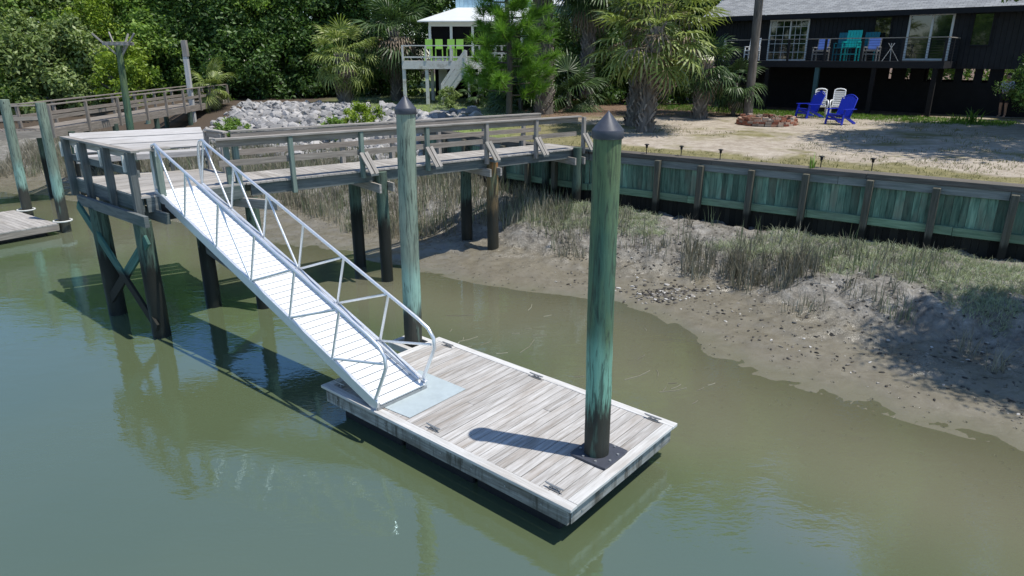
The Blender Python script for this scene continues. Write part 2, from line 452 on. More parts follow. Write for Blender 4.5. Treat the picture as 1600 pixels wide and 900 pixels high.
def vnoise(x, y):
    xi = np.floor(x).astype(int); yi = np.floor(y).astype(int); fx = x - xi; fy = y - yi
    fx = fx * fx * (3 - 2 * fx); fy = fy * fy * (3 - 2 * fy)
    a = _tab[xi % 256, yi % 256]; b = _tab[(xi + 1) % 256, yi % 256]; c = _tab[xi % 256, (yi + 1) % 256]; d = _tab[(xi + 1) % 256, (yi + 1) % 256]
    return (a * (1 - fx) + b * fx) * (1 - fy) + (c * (1 - fx) + d * fx) * fy
def fbm(x, y, oct_=4):
    s = 0; a = .5
    for i in range(oct_):
        s = s + a * (vnoise(x, y) - .5); x = x * 2.03 + 17.3; y = y * 2.03 + 5.1; a *= .5
    return s
def sstep(x, a, b):
    t = np.clip((x - a) / (b - a), 0, 1); return t * t * (3 - 2 * t)
def mud_param(x, y):
    x = np.asarray(x, float); y = np.asarray(y, float)
    ds = seg_dist(x, y, SHORE); land = y > interp(x, SHORE)
    dt = seg_dist(x, y, TOE); past = y > interp(x, TOE)
    t = np.where(past, 1.0, ds / (ds + dt + 1e-6))
    return ds, land, t
def mud_h(x, y):
    x = np.asarray(x, float); y = np.asarray(y, float)
    ds, land, t = mud_param(x, y)
    tt = np.clip(t + fbm(x * .55, y * .55, 3) * .22 * sstep(t, .05, .3), 0, 1)
    step = .34 * sstep(tt, .42, .62)
    h = .46 * tt + step + .42 * tt * tt - .22 * sstep(t, .88, .98) * (x > -3)
    h = h + (fbm(x * 1.3, y * 1.3, 3) * .15 + fbm(x * 3.6, y * 3.6, 4) * .20 + np.abs(fbm(x * 3.1 + 7, y * 3.1, 3)) * -.22) * sstep(t, .1, .5)
    h = h + fbm(x * .8, y * .8, 3) * .07 + fbm(x * 2.1 + 3, y * 2.1, 4) * .085
    return np.where(land, h, -.10 * ds + fbm(x * .8, y * .8, 3) * .05)
def yard_h(x, y):
    x = np.asarray(x, float); y = np.asarray(y, float)
    cy = interp(x, CREST); ty = interp(x, TOE)
    k = np.clip((y - ty) / np.maximum(cy - ty, .05), 0, 1)
    h = 1.1 + 1.5 * k
    h = np.where(x > -3.3, 2.58, h)
    back = np.clip((y - cy) / 12, 0, 1)
    return h + .16 * back + fbm(x * .3, y * .3, 3) * .12 * np.clip((y - cy) / 2, 0, 1)
def grid_sheet(name, X, Y, Z, mat, attr=None):
    ny, nx = X.shape
    me = bpy.data.meshes.new(name)
    co = np.stack([X, Y, Z], -1).reshape(-1, 3)
    i = np.arange(nx * ny).reshape(ny, nx)
    q = np.stack([i[:-1, :-1], i[:-1, 1:], i[1:, 1:], i[1:, :-1]], -1).reshape(-1, 4)
    me.vertices.add(len(co)); me.vertices.foreach_set('co', co.reshape(-1).astype(np.float32))
    me.loops.add(q.size); me.loops.foreach_set('vertex_index', q.reshape(-1).astype(np.int32))
    me.polygons.add(len(q)); me.polygons.foreach_set('loop_start', np.arange(0, q.size, 4, dtype=np.int32))
    me.polygons.foreach_set('loop_total', np.full(len(q), 4, dtype=np.int32))
    me.polygons.foreach_set('use_smooth', np.ones(len(q), dtype=bool))
    me.update(calc_edges=True)
    if attr is not None:
        a = me.attributes.new('depth', 'FLOAT', 'POINT'); a.data.foreach_set('value', attr.reshape(-1).astype(np.float32))
    o = link_mesh(name, me, mat); o['kind'] = 'structure'
    return o

def mud_material():
    m, t, out = newmat('wet_tidal_mud'); g = G(t)
    p = g.pos(); z = g.z()
    n1 = g.noise(p, .9, 5, .6); n2 = g.noise(p, 3.6, 7, .7, .4); n3 = g.noise(p, 22, 4, .65)
    zz = g.math('ADD', z, g.math('MULTIPLY', g.math('SUBTRACT', n1, .5), .35))
    dry = g.mapr(zz, .18, .55)
    wet = g.ramp(n2, [(.3, (.135, .119, .088)), (.7, (.205, .184, .140))])
    drc = g.ramp(n2, [(.3, (.045, .040, .032)), (.43, (.16, .146, .122)), (.56, (.255, .238, .206)), (.75, (.42, .398, .36))])
    c = g.mix(dry, wet, drc)
    c = g.mix(g.mapr(z, .07, -.02), c, (.15, .142, .098))
    vo = g.n('ShaderNodeTexVoronoi'); g.l(p, vo.inputs['Vector']); vo.inputs['Scale'].default_value = 5.5; vo.inputs['Randomness'].default_value = 1.0
    hole = g.mapr(vo.outputs['Distance'], .10, .2)
    c = g.mix(g.math('MULTIPLY', g.math('SUBTRACT', 1.0, hole), g.mapr(zz, .1, .4, 0, .8)), c, (.035, .03, .025))
    h = g.math('ADD', g.math('MULTIPLY', n2, g.mapr(zz, .08, .45, .2, 1.3)), g.math('MULTIPLY', n3, g.mapr(zz, .1, .4, .08, .3)))
    h = g.math('ADD', h, g.math('MULTIPLY', hole, .35))
    rough = g.math('ADD', g.mapr(zz, .05, .6, .2, .40), g.math('MULTIPLY', g.math('SUBTRACT', n2, .5), .3))
    g.pbsdf(out, c, rough, g.bump(h, 1.0, .085), spec=.5)
    return m
def yard_material():
    m, t, out = newmat('sandy_yard_ground'); g = G(t)
    p = g.pos()
    k = g.n('ShaderNodeSeparateXYZ'); g.l(p, k.inputs[0]); X, Y = k.outputs[0], k.outputs[1]
    n1 = g.noise(p, .45, 5, .62, .4); n2 = g.noise(p, 3.2, 5, .65); n3 = g.noise(p, 16, 4, .65)
    sand = g.ramp(n2, [(.3, (.25, .21, .165)), (.7, (.44, .39, .325))])
    sand = g.mix(g.math('MULTIPLY', g.mapr(n3, .5, .68), .5), sand, (.2, .16, .11))
    grass = g.ramp(n2, [(.3, (.10, .095, .04)), (.7, (.23, .205, .10))])
    grass = g.mix(g.math('MULTIPLY', g.mapr(n3, .45, .7), .5), grass, (.3, .26, .16))
    litter = g.ramp(n2, [(.3, (.06, .04, .028)), (.7, (.2, .13, .09))])
    litter = g.mix(g.mapr(n3, .5, .72), litter, (.3, .22, .16))
    # sand belt a few metres behind the wall on the right half
    d = g.math('ADD', Y, g.math('MULTIPLY', X, .72))               # roughly distance measure across the yard
    belt = g.math('MULTIPLY', g.mapr(d, 22.9, 24.6), g.mapr(X, 1.5, 4.5))
    f = g.mapr(g.math('ADD', n1, g.math('MULTIPLY', belt, .22)), .56, .72)
    c = g.mix(f, grass, sand)
    f2 = g.math('MULTIPLY', g.mapr(g.math('ADD', Y, g.math('MULTIPLY', n1, 5.0)), 31.5, 34.0), g.mapr(X, -2.0, 1.0))
    c = g.mix(f2, c, litter)
    lawn = g.ramp(n2, [(.3, (.09, .13, .035)), (.7, (.22, .27, .09))])
    c = g.mix(g.mapr(X, .8, -1.2), c, lawn)
    c = g.mix(g.mapr(X, -9.0, -12.5), c, tuple(k_ * .6 for k_ in (.13, .10, .075)))
    h = g.math('ADD', n2, g.math('MULTIPLY', n3, .6))
    g.pbsdf(out, c, .92, g.bump(h, .6, .05), spec=.15)
    return m
def water_material():
    m, t, out = newmat('murky_creek_water'); g = G(t)
    p = g.pos()
    a = g.n('ShaderNodeAttribute'); a.attribute_name = 'depth'
    n1 = g.noise(g.mapping(p, (.5, 1.0, 1), rot=(0, 0, .5)), 3.2, 3, .55, .3)
    n2 = g.noise(p, .22, 3, .5)
    n3 = g.noise(g.mapping(p, (.8, 1.6, 1), rot=(0, 0, -.3)), 13, 2, .5)
    n4 = g.noise(p, .55, 2, .5)
    h = g.math('ADD', g.math('MULTIPLY', n1, g.mapr(n4, .35, .7, .35, 1.0)), g.math('MULTIPLY', n3, .16))
    bmp = g.bump(h, .16, .05)
    murk = g.ramp(n2, [(.3, (.078, .104, .053)), (.7, (.090, .114, .058))])
    murk = g.mix(g.mapr(g.math('ADD', a.outputs['Fac'], g.math('MULTIPLY', g.math('SUBTRACT', n2, .5), .25)), .48, .04), murk, (.25, .242, .165))
    dif = g.n('ShaderNodeBsdfDiffuse'); g.l(murk, dif.inputs[0])
    tr = g.n('ShaderNodeBsdfTransparent'); tr.inputs[0].default_value = (.75, .76, .66, 1)
    mx = g.n('ShaderNodeMixShader'); g.l(g.mapr(a.outputs['Fac'], 0.0, .45, .30, 1.0, False), mx.inputs[0])
    g.l(tr.outputs[0], mx.inputs[1]); g.l(dif.outputs[0], mx.inputs[2])
    gl = g.n('ShaderNodeBsdfGlossy'); gl.inputs['Roughness'].default_value = .02; gl.inputs['Color'].default_value = (.66, .90, 1.0, 1); g.l(bmp, gl.inputs['Normal'])
    fr = g.n('ShaderNodeFresnel'); fr.inputs[0].default_value = 2.4; g.l(bmp, fr.inputs['Normal'])
    m2 = g.n('ShaderNodeMixShader'); g.l(fr.outputs[0], m2.inputs[0]); g.l(mx.outputs[0], m2.inputs[1]); g.l(gl.outputs[0], m2.inputs[2])
    g.l(m2.outputs[0], out.inputs[0])
    return m

xs = np.concatenate([np.arange(-70, -20, 1.0), np.arange(-20, 14, .08), np.arange(14, 40, .8)])
ys = np.concatenate([np.arange(-14, 5, 1.0), np.arange(5, 32, .08), np.arange(32, 56, 1.0)])
X, Y = np.meshgrid(xs, ys)
ZM = mud_h(X, Y)
ZM = np.where(Y > interp(X, CREST) + 1.5, .6, ZM)
grid_sheet('mud_bank', X, Y, ZM, mud_material())
xs2 = np.concatenate([np.arange(-140, -20, 4.0), np.arange(-20, 24, .3), np.arange(24, 140, 4.0)])
vv = np.concatenate([np.linspace(0, 1, 14) , 1 + np.concatenate([np.arange(.4, 26, .4), np.arange(28, 70, 5), np.array([90, 150, 300, 700])])])
cy = interp(xs2, CREST); ty = np.minimum(interp(xs2, TOE), cy - .001)
YY = np.where(vv[:, None] <= 1, ty + (cy - ty) * vv[:, None], cy + vv[:, None] - 1)
XX = np.broadcast_to(xs2, YY.shape)
grid_sheet('yard', XX, YY, yard_h(XX, YY), yard_material())
xw = np.concatenate([np.arange(-90, -22, 3.0), np.arange(-22, 16, .25), np.arange(16, 60, 3.0)])
yw = np.concatenate([np.arange(-30, 4, 3.0), np.arange(4, 31, .25), np.arange(31, 46, 3.0)])
XW, YW = np.meshgrid(xw, yw)
grid_sheet('water', XW, YW, np.zeros_like(XW), water_material(), np.clip(-mud_h(XW, YW), 0, 3))

# ------------------------------------------------------------------ floating dock in the middle
A_, B_, C_, D_ = V(-2.82, 9.28, 0), V(.63, 6.34, 0), V(2.22, 8.15, 0), V(-1.24, 11.06, 0)
e1 = (B_ - A_).normalized(); e2 = V(-e1.y, e1.x, 0); LEN = (B_ - A_).length; WID = 2.38
def FD(a, b, z=0.0): return A_ + e1 * a + e2 * b + V(0, 0, z)
dock = empty('floating_dock', FD(LEN / 2, WID / 2), 0, 'bleached timber floating dock with a tall green piling through its near end', 'floating dock')
mb = MB(); n = 32; bw = (LEN - .19) / n
for i in range(n):
    a = .095 + (i + .5) * bw
    cuts = [.092, WID - .092] if random.random() < .75 else [.092, random.uniform(.7, 1.7), WID - .092]
    for q0, q1 in zip(cuts[:-1], cuts[1:]):
        mb.bar(FD(a, q0 + .003, .482 + random.uniform(-.0025, .0025)), FD(a, q1 - .003, .482), bw - .009, .036)
mb.build('deck_board', M['deck_float'], dock)
mb = MB(); ov = .05
for p, q in ((FD(-ov, .025, .484), FD(LEN + ov, .025, .484)), (FD(-ov, WID - .025, .484), FD(LEN + ov, WID - .025, .484))): mb.bar(p, q, .13, .044)
for a in (.022, LEN - .022): mb.bar(FD(a, .0925, .485), FD(a, WID - .0925, .485), .138, .044)
mb.build('edge_trim', M['trim_white'], dock, .006)
mb = MB()
mb.bar(FD(.02, .02, .352), FD(LEN - .02, .02, .352), .045, .215)
mb.bar(FD(.02, WID - .02, .352), FD(LEN - .02, WID - .02, .352), .045, .215)
mb.build('side_fascia', M['fascia'], dock, .004)
for a in (.02, LEN - .02):
    mb = MB(); mb.bar(FD(a, .045, .35), FD(a, WID - .045, .35), .045, .205); mb.build('end_fascia', M['fascia'], dock, .004)
mb = MB()
for i in range(3):
    a0 = .2 + i * (LEN - .4) / 3
    mb.bar(FD(a0 + .03, WID / 2, .06), FD(a0 + (LEN - .4) / 3 - .03, WID / 2, .06), WID - .3, .42)
mb.build('float_drum', M['black'], dock, .03)
def bolt(p, q, r, par):
    m_ = MB(); m_.tube([p, q], r, 8); m_.build('bolt', M['galv'], par)
for a in np.arange(.3, LEN, .55): bolt(FD(a, -.004, .36), FD(a, -.012, .36), .012, dock)
for b in np.arange(.25, WID, .45):
    zz = .33 + .04 * (int(b * 10) % 2); bolt(FD(LEN + .003, b, zz), FD(LEN + .012, b, zz), .013, dock)
def cleat(p, d):
    m_ = MB(); d = d.normalized(); s_ = V(-d.y, d.x, 0)
    m_.tube([p - d * .13 + V(0, 0, .052), p - d * .1 + V(0, 0, .048), p - d * .04 + V(0, 0, .045), p + d * .04 + V(0, 0, .045), p + d * .1 + V(0, 0, .048), p + d * .13 + V(0, 0, .052)], [.008, .012, .014, .014, .012, .008], 8)
    for k in (-.035, .035): m_.tube([p + d * k, p + d * k + V(0, 0, .045)], [.016, .011], 8)
    m_.obox(p + V(0, 0, .005), d, s_, V(0, 0, 1), (.15, .05, .01))
    return m_.build('cleat', M['cleat'], dock)
for (u, v) in ((700, 541), (838, 590), (1020, 656), (677, 671), (866, 765), (531, 603)):
    cleat(P(u, v, .506), e1)
# pile hoop plate at the near end
RP = V(1.085, 7.40, 0)
mb = MB(); q = []
for i in range(32):
    t = 2 * pi * i / 32; sq = max(abs(cos(t)), abs(sin(t))); k = .265 / sq * (1 if sq > .8 else .97)
    q.append(RP + e1 * cos(t) * k + e2 * sin(t) * k + V(0, 0, .536))
mb.poly(q, .03)
hoop = mb.build('pile_guide', M['black_cap'], dock, .006)
for t in range(8):
    an = pi / 4 * t + pi / 8; c_ = RP + e1 * cos(an) * .235 + e2 * sin(an) * .235; bolt(c_ + V(0, 0, .536), c_ + V(0, 0, .552), .016, hoop)
# landing plate
mb = MB(); mb.poly([P(640, 653, .506), P(728, 608, .506), P(655, 578, .506), P(584, 630, .506)][::-1], .012); mb.v = [(x, y, z + (.004 if z > .5 else .008)) for x, y, z in mb.v]
mb.build('landing_plate', M['plate'], dock, .002)
# outside pile bracket at the far end
LP = V(-1.73, 11.0, 0)
mb = MB()
for sgn in (-1, 1):
    mb.bar(LP + e2 * .23 * sgn + e1 * .28 + V(0, 0, .42), LP + e2 * .23 * sgn - e1 * .25 + V(0, 0, .42), .09, .12)
mb.bar(LP - e1 * .295 - e2 * .275 + V(0, 0, .42), LP - e1 * .295 + e2 * .275 + V(0, 0, .42), .09, .11)
mb.build('pile_bracket', M['trim_white'], dock, .008)

# ------------------------------------------------------------------ guide pilings
def piling(name, base, top, r0, r1, mat, label, cap=True, cat='piling', n=24, kids=None):
    base = Vector(base); top = Vector(top)
    root = empty(name, base, 0, label, cat)
    mb = MB(); k = 46; pts = []; rr = []; bow = random.uniform(.012, .022); ba = random.uniform(0, 6.28)
    for i in range(k + 1):
        t = i / k; pts.append(base.lerp(top, t) + V(cos(ba), sin(ba), 0) * bow * sin(pi * t)); rr.append((r0 + (r1 - r0) * t) * (1 + random.uniform(-.006, .006)))
    mb.tube(pts, rr, n + 8, jit=.005)
    mb.build('shaft', mat, root)
    if cap:
        mb = MB(); t = top
        mb.tube([t + V(0, 0, -.075), t + V(0, 0, -.065), t + V(0, 0, .012), t + V(0, 0, .02), t + V(0, 0, .2), t + V(0, 0, .215)], [r1 + .012, r1 + .022, r1 + .022, r1 + .018, .012, .002], 28)
        mb.build('cap', M['black_cap'], root)
    return root
piling('piling', (RP.x, RP.y, -1.2), (1.02, 7.42, 4.445), .158, .150, M['pile_big'], 'thick green piling with dark pointed cap standing through the near end of the float')
piling('piling', (LP.x, LP.y, -1.2), (-1.67, 11.02, 4.42), .156, .149, M['pile_pale'], 'thick green piling with dark pointed cap behind the far corner of the float')

# ------------------------------------------------------------------ fixed pier
pier = empty('wooden_pier', (-6.8, 14, 2.75), 0, 'weathered wooden pier with railed platform and walkway running to the bulkhead', 'pier')
N_, F_, K_, BB, L_ = V(-6.8, 12.45, 2.75), V(-5.45, 13.95, 2.75), V(-6.15, 14.95, 2.75), V(-7.0, 15.85, 2.75), V(-9.35, 14.65, 2.75)
W0, W1 = V(-5.45, 13.95, 2.75), V(2.02, 20.35, 2.66)
wd = (W1 - W0); wl = wd.length; wd.normalize(); wn = V(-wd.y, wd.x, 0).normalized(); WW = 1.28
def WK(a, b, dz=0.0): return W0 + wd * a + wn * b + V(0, 0, dz)
# platform boards, parallel to the front edge
def clip_line(poly, p, d):
    ts = []
    for i in range(len(poly)):
        a, b = poly[i], poly[(i + 1) % len(poly)]
        e = b - a; den = d.x * e.y - d.y * e.x
        if abs(den) < 1e-9: continue
        t = ((a.x - p.x) * e.y - (a.y - p.y) * e.x) / den; s_ = ((a.x - p.x) * d.y - (a.y - p.y) * d.x) / den
        if -1e-6 <= s_ <= 1 + 1e-6: ts.append(t)
    return (min(ts), max(ts)) if len(ts) > 1 else None
PL = [N_, F_, K_, BB, L_]
pd = (F_ - N_).normalized(); pn = V(-pd.y, pd.x, 0)
mb = MB(); k = .07
while k < 3.6:
    c = clip_line(PL, N_ + pn * k, pd)
    if c and c[1] - c[0] > .15:
        mb.bar(N_ + pn * k + pd * (c[0] - .03) - V(0, 0, .019), N_ + pn * k + pd * (c[1] + .0) - V(0, 0, .019 + random.uniform(0, .003)), .133, .037)
    k += .14
mb.build('platform_deck', M['pier_deck'], pier)
mb = MB(); a = .07
while a < wl:
    mb.bar(WK(a, -.04, -.019 - random.uniform(0, .004)), WK(a, WW + .04, -.019), .132, .037); a += .14
mb.build('walkway_deck', M['pier_deck'], pier)
mb = MB()
for b in (.06, WW / 2, WW - .06):
    mb.bar(WK(.1, b, -.165), WK(wl - .05, b, -.165), .06, .25)
mb.build('stringer', M['pier_dark'], pier)
mb = MB()
for p, q in ((N_, L_), (L_, BB), (N_, F_), (BB, K_)):
    d = (q - p).normalized(); mb.bar(p + d * .05 - V(0, 0, .17), q - d * .05 - V(0, 0, .17), .05, .26)
for t in (.2, .4, .6, .8):
    p = N_.lerp(L_, t); q = F_.lerp(BB, t); mb.bar(p - V(0, 0, .165) + pd * .06, q - V(0, 0, .165) - pd * .08, .045, .235)
mb.build('joist', M['pier_dark'], pier)
mb = MB()
e1p = (N_ - L_).normalized()
mb.bar(V(-9.0, 14.05, 2.38) , V(-6.55, 11.98, 2.38), .08, .2)
mb.bar(V(-8.7, 14.3, 2.38), V(-6.3, 12.25, 2.38), .08, .2)
mb.build('pile_cap_beam', M['pier_dark'], pier)
mb = MB(); mb.bar(V(-6.7, 14.35, 2.35), V(-4.7, 13.55, 2.36), .09, .19); mb.build('pile_cap_beam', M['pier_grey'], pier)
def pier_pile(p, top, r=.145, mat='pile_wet', base=-1.0):
    m_ = MB(); pts = [V(p[0], p[1], base + (top - base) * i / 8) for i in range(9)]
    m_.tube(pts, [r * (1.08 - .012 * i + random.uniform(-.02, .02)) for i in range(9)], 16)
    return m_.build('pile', M[mat], pier)
for p, top, r, mt in (((-8.42, 13.66), 2.3, .17, 'pile_wet'), ((-6.88, 12.42), 2.3, .16, 'pile_wet'), ((-6.55, 14.1), 2.3, .15, 'pile_wet'), ((-5.42, 14.02), 2.42, .14, 'pile_wet'),
                      ((-3.98, 17.16), 2.45, .15, 'pile_wet'), ((-3.05, 15.9), 2.66, .14, 'pile_wet'), ((-1.28, 18.9), 2.4, .15, 'pile_wet'), ((-.52, 18.15), 2.68, .15, 'pile_rust'),
                      ((1.07, 21.3), 2.4, .13, 'pile_wet'), ((1.9, 20.05), 2.7, .13, 'pile_wet')):
    pier_pile(p, top, r, mt)
for p, q in (((-3.95, 17.0), (-3.0, 15.78)), ((-1.25, 18.9), (-.55, 18.0)), ((1.07, 21.2), (1.85, 20.05))):
    mb = MB(); p = V(*p, 0); q = V(*q, 0); d = (q - p).normalized()
    zz = 2.33
    for s_ in (-.17, .17):
        o_ = V(-d.y, d.x, 0) * s_; mb.bar(p + o_ - d * .25 + V(0, 0, zz), q + o_ + d * .22 + V(0, 0, zz), .05, .2)
    mb.build('pile_cap_beam', M['pier_grey'], pier)
for p, q, mt in ((V(-9.02, 14.0, 2.28), V(-6.82, 12.2, .25), 'brace'), (V(-6.72, 12.2, 2.0), V(-8.45, 13.55, .35), 'brace'), (V(-6.6, 14.0, 1.45), V(-5.4, 13.9, .5), 'pier_dark')):
    mb = MB(); mb.bar(p, q, .05, .19); mb.build('cross_brace', M[mt], pier)
# railing posts
def post(p, z0, z1, w_=.1, mat='pier_dark', lean=V(0, 0, 0), dirv=None):
    m_ = MB(); m_.bar(V(p.x, p.y, z0), V(p.x, p.y, z1) + lean, w_, w_ * .9, up=dirv or wd)
    return m_.build('rail_post', M[mat], pier, .004)
lft = (L_ - N_).normalized(); out_ = V(-lft.y, lft.x, 0) if V(-lft.y, lft.x, 0).dot(V(-1, -1, 0)) > 0 else -V(-lft.y, lft.x, 0)
for t, mt in ((0.02, 'pier_dark'), (.36, 'pier_dark'), (.72, 'pier_dark'), (1.0, 'pier_dark')):
    p = N_.lerp(L_, t) + out_ * .08
    post(p, 2.38, 3.56, .13, mt, dirv=lft)
for t in (.03, .36, .72, .99):                                      # white painted blocks behind the posts
    p = N_.lerp(L_, t) + out_ * .15
    mb = MB(); mb.bar(V(p.x, p.y, 3.2) + lft * .09, V(p.x, p.y, 3.5) + lft * .09, .05, .05, up=lft); mb.build('rail_block', M['white_dirty'], pier)
post(N_ + pd * .33 - pn * .06, 2.4, 3.55, .12, 'pier_green', dirv=pd)
mb = MB()
mb.bar(N_.lerp(L_, -.04) + out_ * .05 + V(0, 0, .835), N_.lerp(L_, 1.04) + out_ * .05 + V(0, 0, .835), .15, .04)
mb.bar(N_ + pd * -.05 + V(0, 0, .838) , N_ + pd * .6 + V(0, 0, .838), .14, .04)
mb.bar(N_.lerp(L_, 0) + V(0, 0, .74), N_.lerp(L_, 1) + V(0, 0, .74), .04, .13)
mb.build('rail_cap', M['pier_grey'], pier, .004)
mb = MB(); mb.bar(N_ + V(0, 0, .42), L_ + V(0, 0, .42), .04, .13); mb.build('mid_rail', M['pier_dark'], pier)
# bench
T0, T1 = P(107, 209, 3.56), P(313, 199, 3.56)
S0, S1 = P(118, 247, 3.17), P(331, 234, 3.17)
bd = (S1 - S0).normalized(); bn = V(-bd.y, bd.x, 0)
bench = empty('bench', S0.lerp(S1, .5)); bench.parent = pier; bench.matrix_parent_inverse = parent_matrix(pier).inverted()
mb = MB()
for i in range(3): mb.bar(S0 + bn * (.07 + i * .145) - V(0, 0, .02), S1 + bn * (.07 + i * .145) - V(0, 0, .02), .138, .04)
mb.bar(S0 - V(0, 0, .07) + bn * .02, S1 - V(0, 0, .07) + bn * .02, .04, .1)
mb.build('seat', M['pier_pale'], bench, .003)
mb = MB(); R0, R1 = S0 + bn * .48 + V(0, 0, .03), S1 + bn * .48 + V(0, 0, .03)
up = ((T0 - R0) + (T1 - R1)) / 2; up -= bd * up.dot(bd); 
for i in range(3):
    f = (i + .5) / 3
    a0, a1 = R0.lerp(T0, f), R1.lerp(T1, f)
    mb.bar(a0, a1, up.length / 3 - .022, .04, up=up.cross(bd))
mb.build('backrest', M['pier_pale'], bench, .003)
for t in (.03, .35, .68, .97):
    s_ = S0.lerp(S1, t); mb = MB()
    mb.bar(s_ + bn * .06 - V(0, 0, .12), s_ + bn * .10 - V(0, 0, .42), .08, .08, up=bd)
    mb.bar(s_ + bn * .43 - V(0, 0, .1), s_ + bn * .05 - V(0, 0, .5), .09, .05, up=bd)
    a = R0.lerp(R1, t); b = T0.lerp(T1, t)
    mb.bar(a - V(0, 0, .4) + bn * .02, b + bn * .05 - (b - a) * .05, .09, .05, up=bd)
    mb.build('support', M['pier_dark'], bench)
# walkway rails
front_posts = (.95, 3.05, 4.35, 5.95, 7.5, 9.3)
for u, vb in ((449, 288), (552, 262), (660, 254), (754, 243), (835, 236), (906, 226)):
    pass
apos = [.75, 2.35, 3.98, 5.6, 7.2, 8.7]
fp = []
for (u, v) in ((449, 277), (553, 264), (660, 254), (754, 244), (836, 236), (906, 227)):
    q_ = P(u, v, 2.72); fp.append((q_ - W0).dot(wd))
for i, a in enumerate(fp):
    if i < 1: m_ = 'pier_green'
    else: m_ = 'pier_green' if i in (1, 2) else 'pier_grey'
    post(WK(a, -.09), (WK(a, 0).z - (.30 if i < 1 else .16)), WK(a, 0).z + .88, .1, m_)
    if i >= 1:
        for s_ in (-.06, .06):
            mb = MB(); mb.bar(WK(a + s_ + .02, -.12, .42), WK(a + .16 + s_, -.34, -.05), .04, .09, up=wd); mb.build('rail_brace', M['pier_grey'], pier)
        mb = MB(); mb.bar(WK(a + .15, -.36, -.07), WK(a + .15, .1, -.07), .2, .05); mb.build('outrigger', M['pier_dark'], pier)
bp = [.35, 2.9, 4.3, 5.75, 7.3, 8.8]
for a in bp:
    post(WK(a, WW + .09), WK(a, 0).z - .2, WK(a, 0).z + .88, .1, 'pier_grey')
    mb = MB(); mb.bar(WK(a + .02, WW + .12, .42), WK(a + .08, WW + .34, -.05), .1, .05, up=wd); mb.build('rail_brace', M['pier_dark'], pier)
mb = MB()
mb.bar(WK(-.55, -.08, .905), WK(wl - .15, -.08, .905), .15, .04); mb.build('rail_cap', M['pier_grey'], pier, .004)
mb = MB(); mb.bar(WK(.25, WW + .08, .905), WK(wl - .4, WW + .08, .905), .15, .04); mb.bar(BB + V(0, 0, .885) + V(.1, -.1, 0), WK(.18, WW + .12, .885), .13, .04); mb.build('rail_cap', M['pier_grey'], pier, .004)
mb = MB(); mb.bar(WK(-.5, -.035, .81), WK(wl - .2, -.035, .81), .04, .13); mb.bar(WK(-.5, -.035, .42), WK(wl - .25, -.035, .42), .04, .12); mb.build('mid_rail', M['brown_rail'], pier)
mb = MB(); mb.bar(WK(.25, WW + .035, .81), WK(wl - .4, WW + .035, .81), .04, .13); mb.bar(WK(.25, WW + .035, .45), WK(wl - .4, WW + .035, .45), .04, .12)
mb.bar(BB + V(.1, -.1, .79), WK(.18, WW + .12, .79), .04, .12); mb.build('mid_rail', M['brown_rail'], pier)
post(F_ + wn * .05 - wd * .12, 2.4, 3.6, .12, 'pier_green'); post(F_ + wn * .05 - wd * .3, 2.4, 3.6, .1, 'pier_green')
post(K_ + wn * .3, 2.5, 3.6, .1, 'pier_grey'); post(BB + V(.05, -.05, 0), 2.5, 3.6, .1, 'pier_grey')
mb = MB(); mb.box(V(-6.35, 12.75, 2.45), (.5, .2, .3), radians(48)); mb.build('hinge_block', M['black'], pier, .01)

# ------------------------------------------------------------------ gangway
GA, GB = V(-6.42, 13.10, 2.80), V(-1.57, 8.83, .585)
gx = (GB - GA); GL = gx.length; gx.normalize(); gy = V(-gx.y, gx.x, 0).normalized(); gz = gx.cross(gy)
GW = .44
def GP(a, b, h=0.0): return GA + gx * a + gy * b + gz * h
gang = empty('gangway', GB, 0, 'white aluminium gangway with truss handrails sloping down to the float', 'gangway')
mb = MB(); a = .04
while a < GL - .02:
    mb.bar(GP(a + .072, -GW + .03, .0), GP(a + .072, GW - .03, .0), .133, .03, up=gz)
    a += .148
mb.build('tread_plank', M['alu_deck'], gang, .003)
mb = MB(); mb.bar(GP(.03, 0, -.03), GP(GL - .03, 0, -.03), GW * 2 - .07, .012, up=gz); mb.build('light_block_sheet', M['plate'], gang)  # added sheet under the treads, blocks sunlight through the plank gaps
for s_ in (-1, 1):
    mb = MB(); mb.bar(GP(0, s_ * GW, -.03), GP(GL, s_ * GW, -.03), .05, .17, up=gz); mb.build('stringer', M['alu'], gang, .006)
    rail = []
    HR = .92
    st = [i * GL / 6 for i in range(7)]
    rail = [GP(st[0] + .02, s_ * GW, .05), GP(st[0] - .12, s_ * GW, .45), GP(st[0] - .16, s_ * GW, .72), GP(st[0] - .12, s_ * GW, .86), GP(st[0] + .0, s_ * GW, HR + .02), GP(st[0] + .15, s_ * GW, HR)]
    rail += [GP(a, s_ * GW, HR) for a in np.linspace(.5, GL - .45, 8)]
    rail += [GP(GL - .2, s_ * GW, HR - .02), GP(GL - .06, s_ * GW, HR - .1), GP(GL, s_ * GW, HR - .24), GP(GL - .02, s_ * GW, .5), GP(GL - .08, s_ * GW, .04)]
    mb = MB(); mb.tube(rail, .027, 10); mb.build('handrail', M['alu'], gang)
    for i in range(6):
        mb = MB(); mb.tube([GP(st[i] + .02, s_ * GW, .04), GP(st[i] + .02, s_ * GW, HR)], .021, 8); mb.build('baluster', M['alu'], gang)
        mb = MB()
        if i < 3: mb.tube([GP(st[i] + .04, s_ * GW, HR - .02), GP(st[i + 1] - .01, s_ * GW, .05)], .02, 8)
        else: mb.tube([GP(st[i] + .05, s_ * GW, .06), GP(st[i + 1] - .06 - (.02 if i == 5 else 0), s_ * GW, HR - .05 - (.18 if i == 5 else 0))], .02, 8)
        mb.build('diagonal', M['alu'], gang)
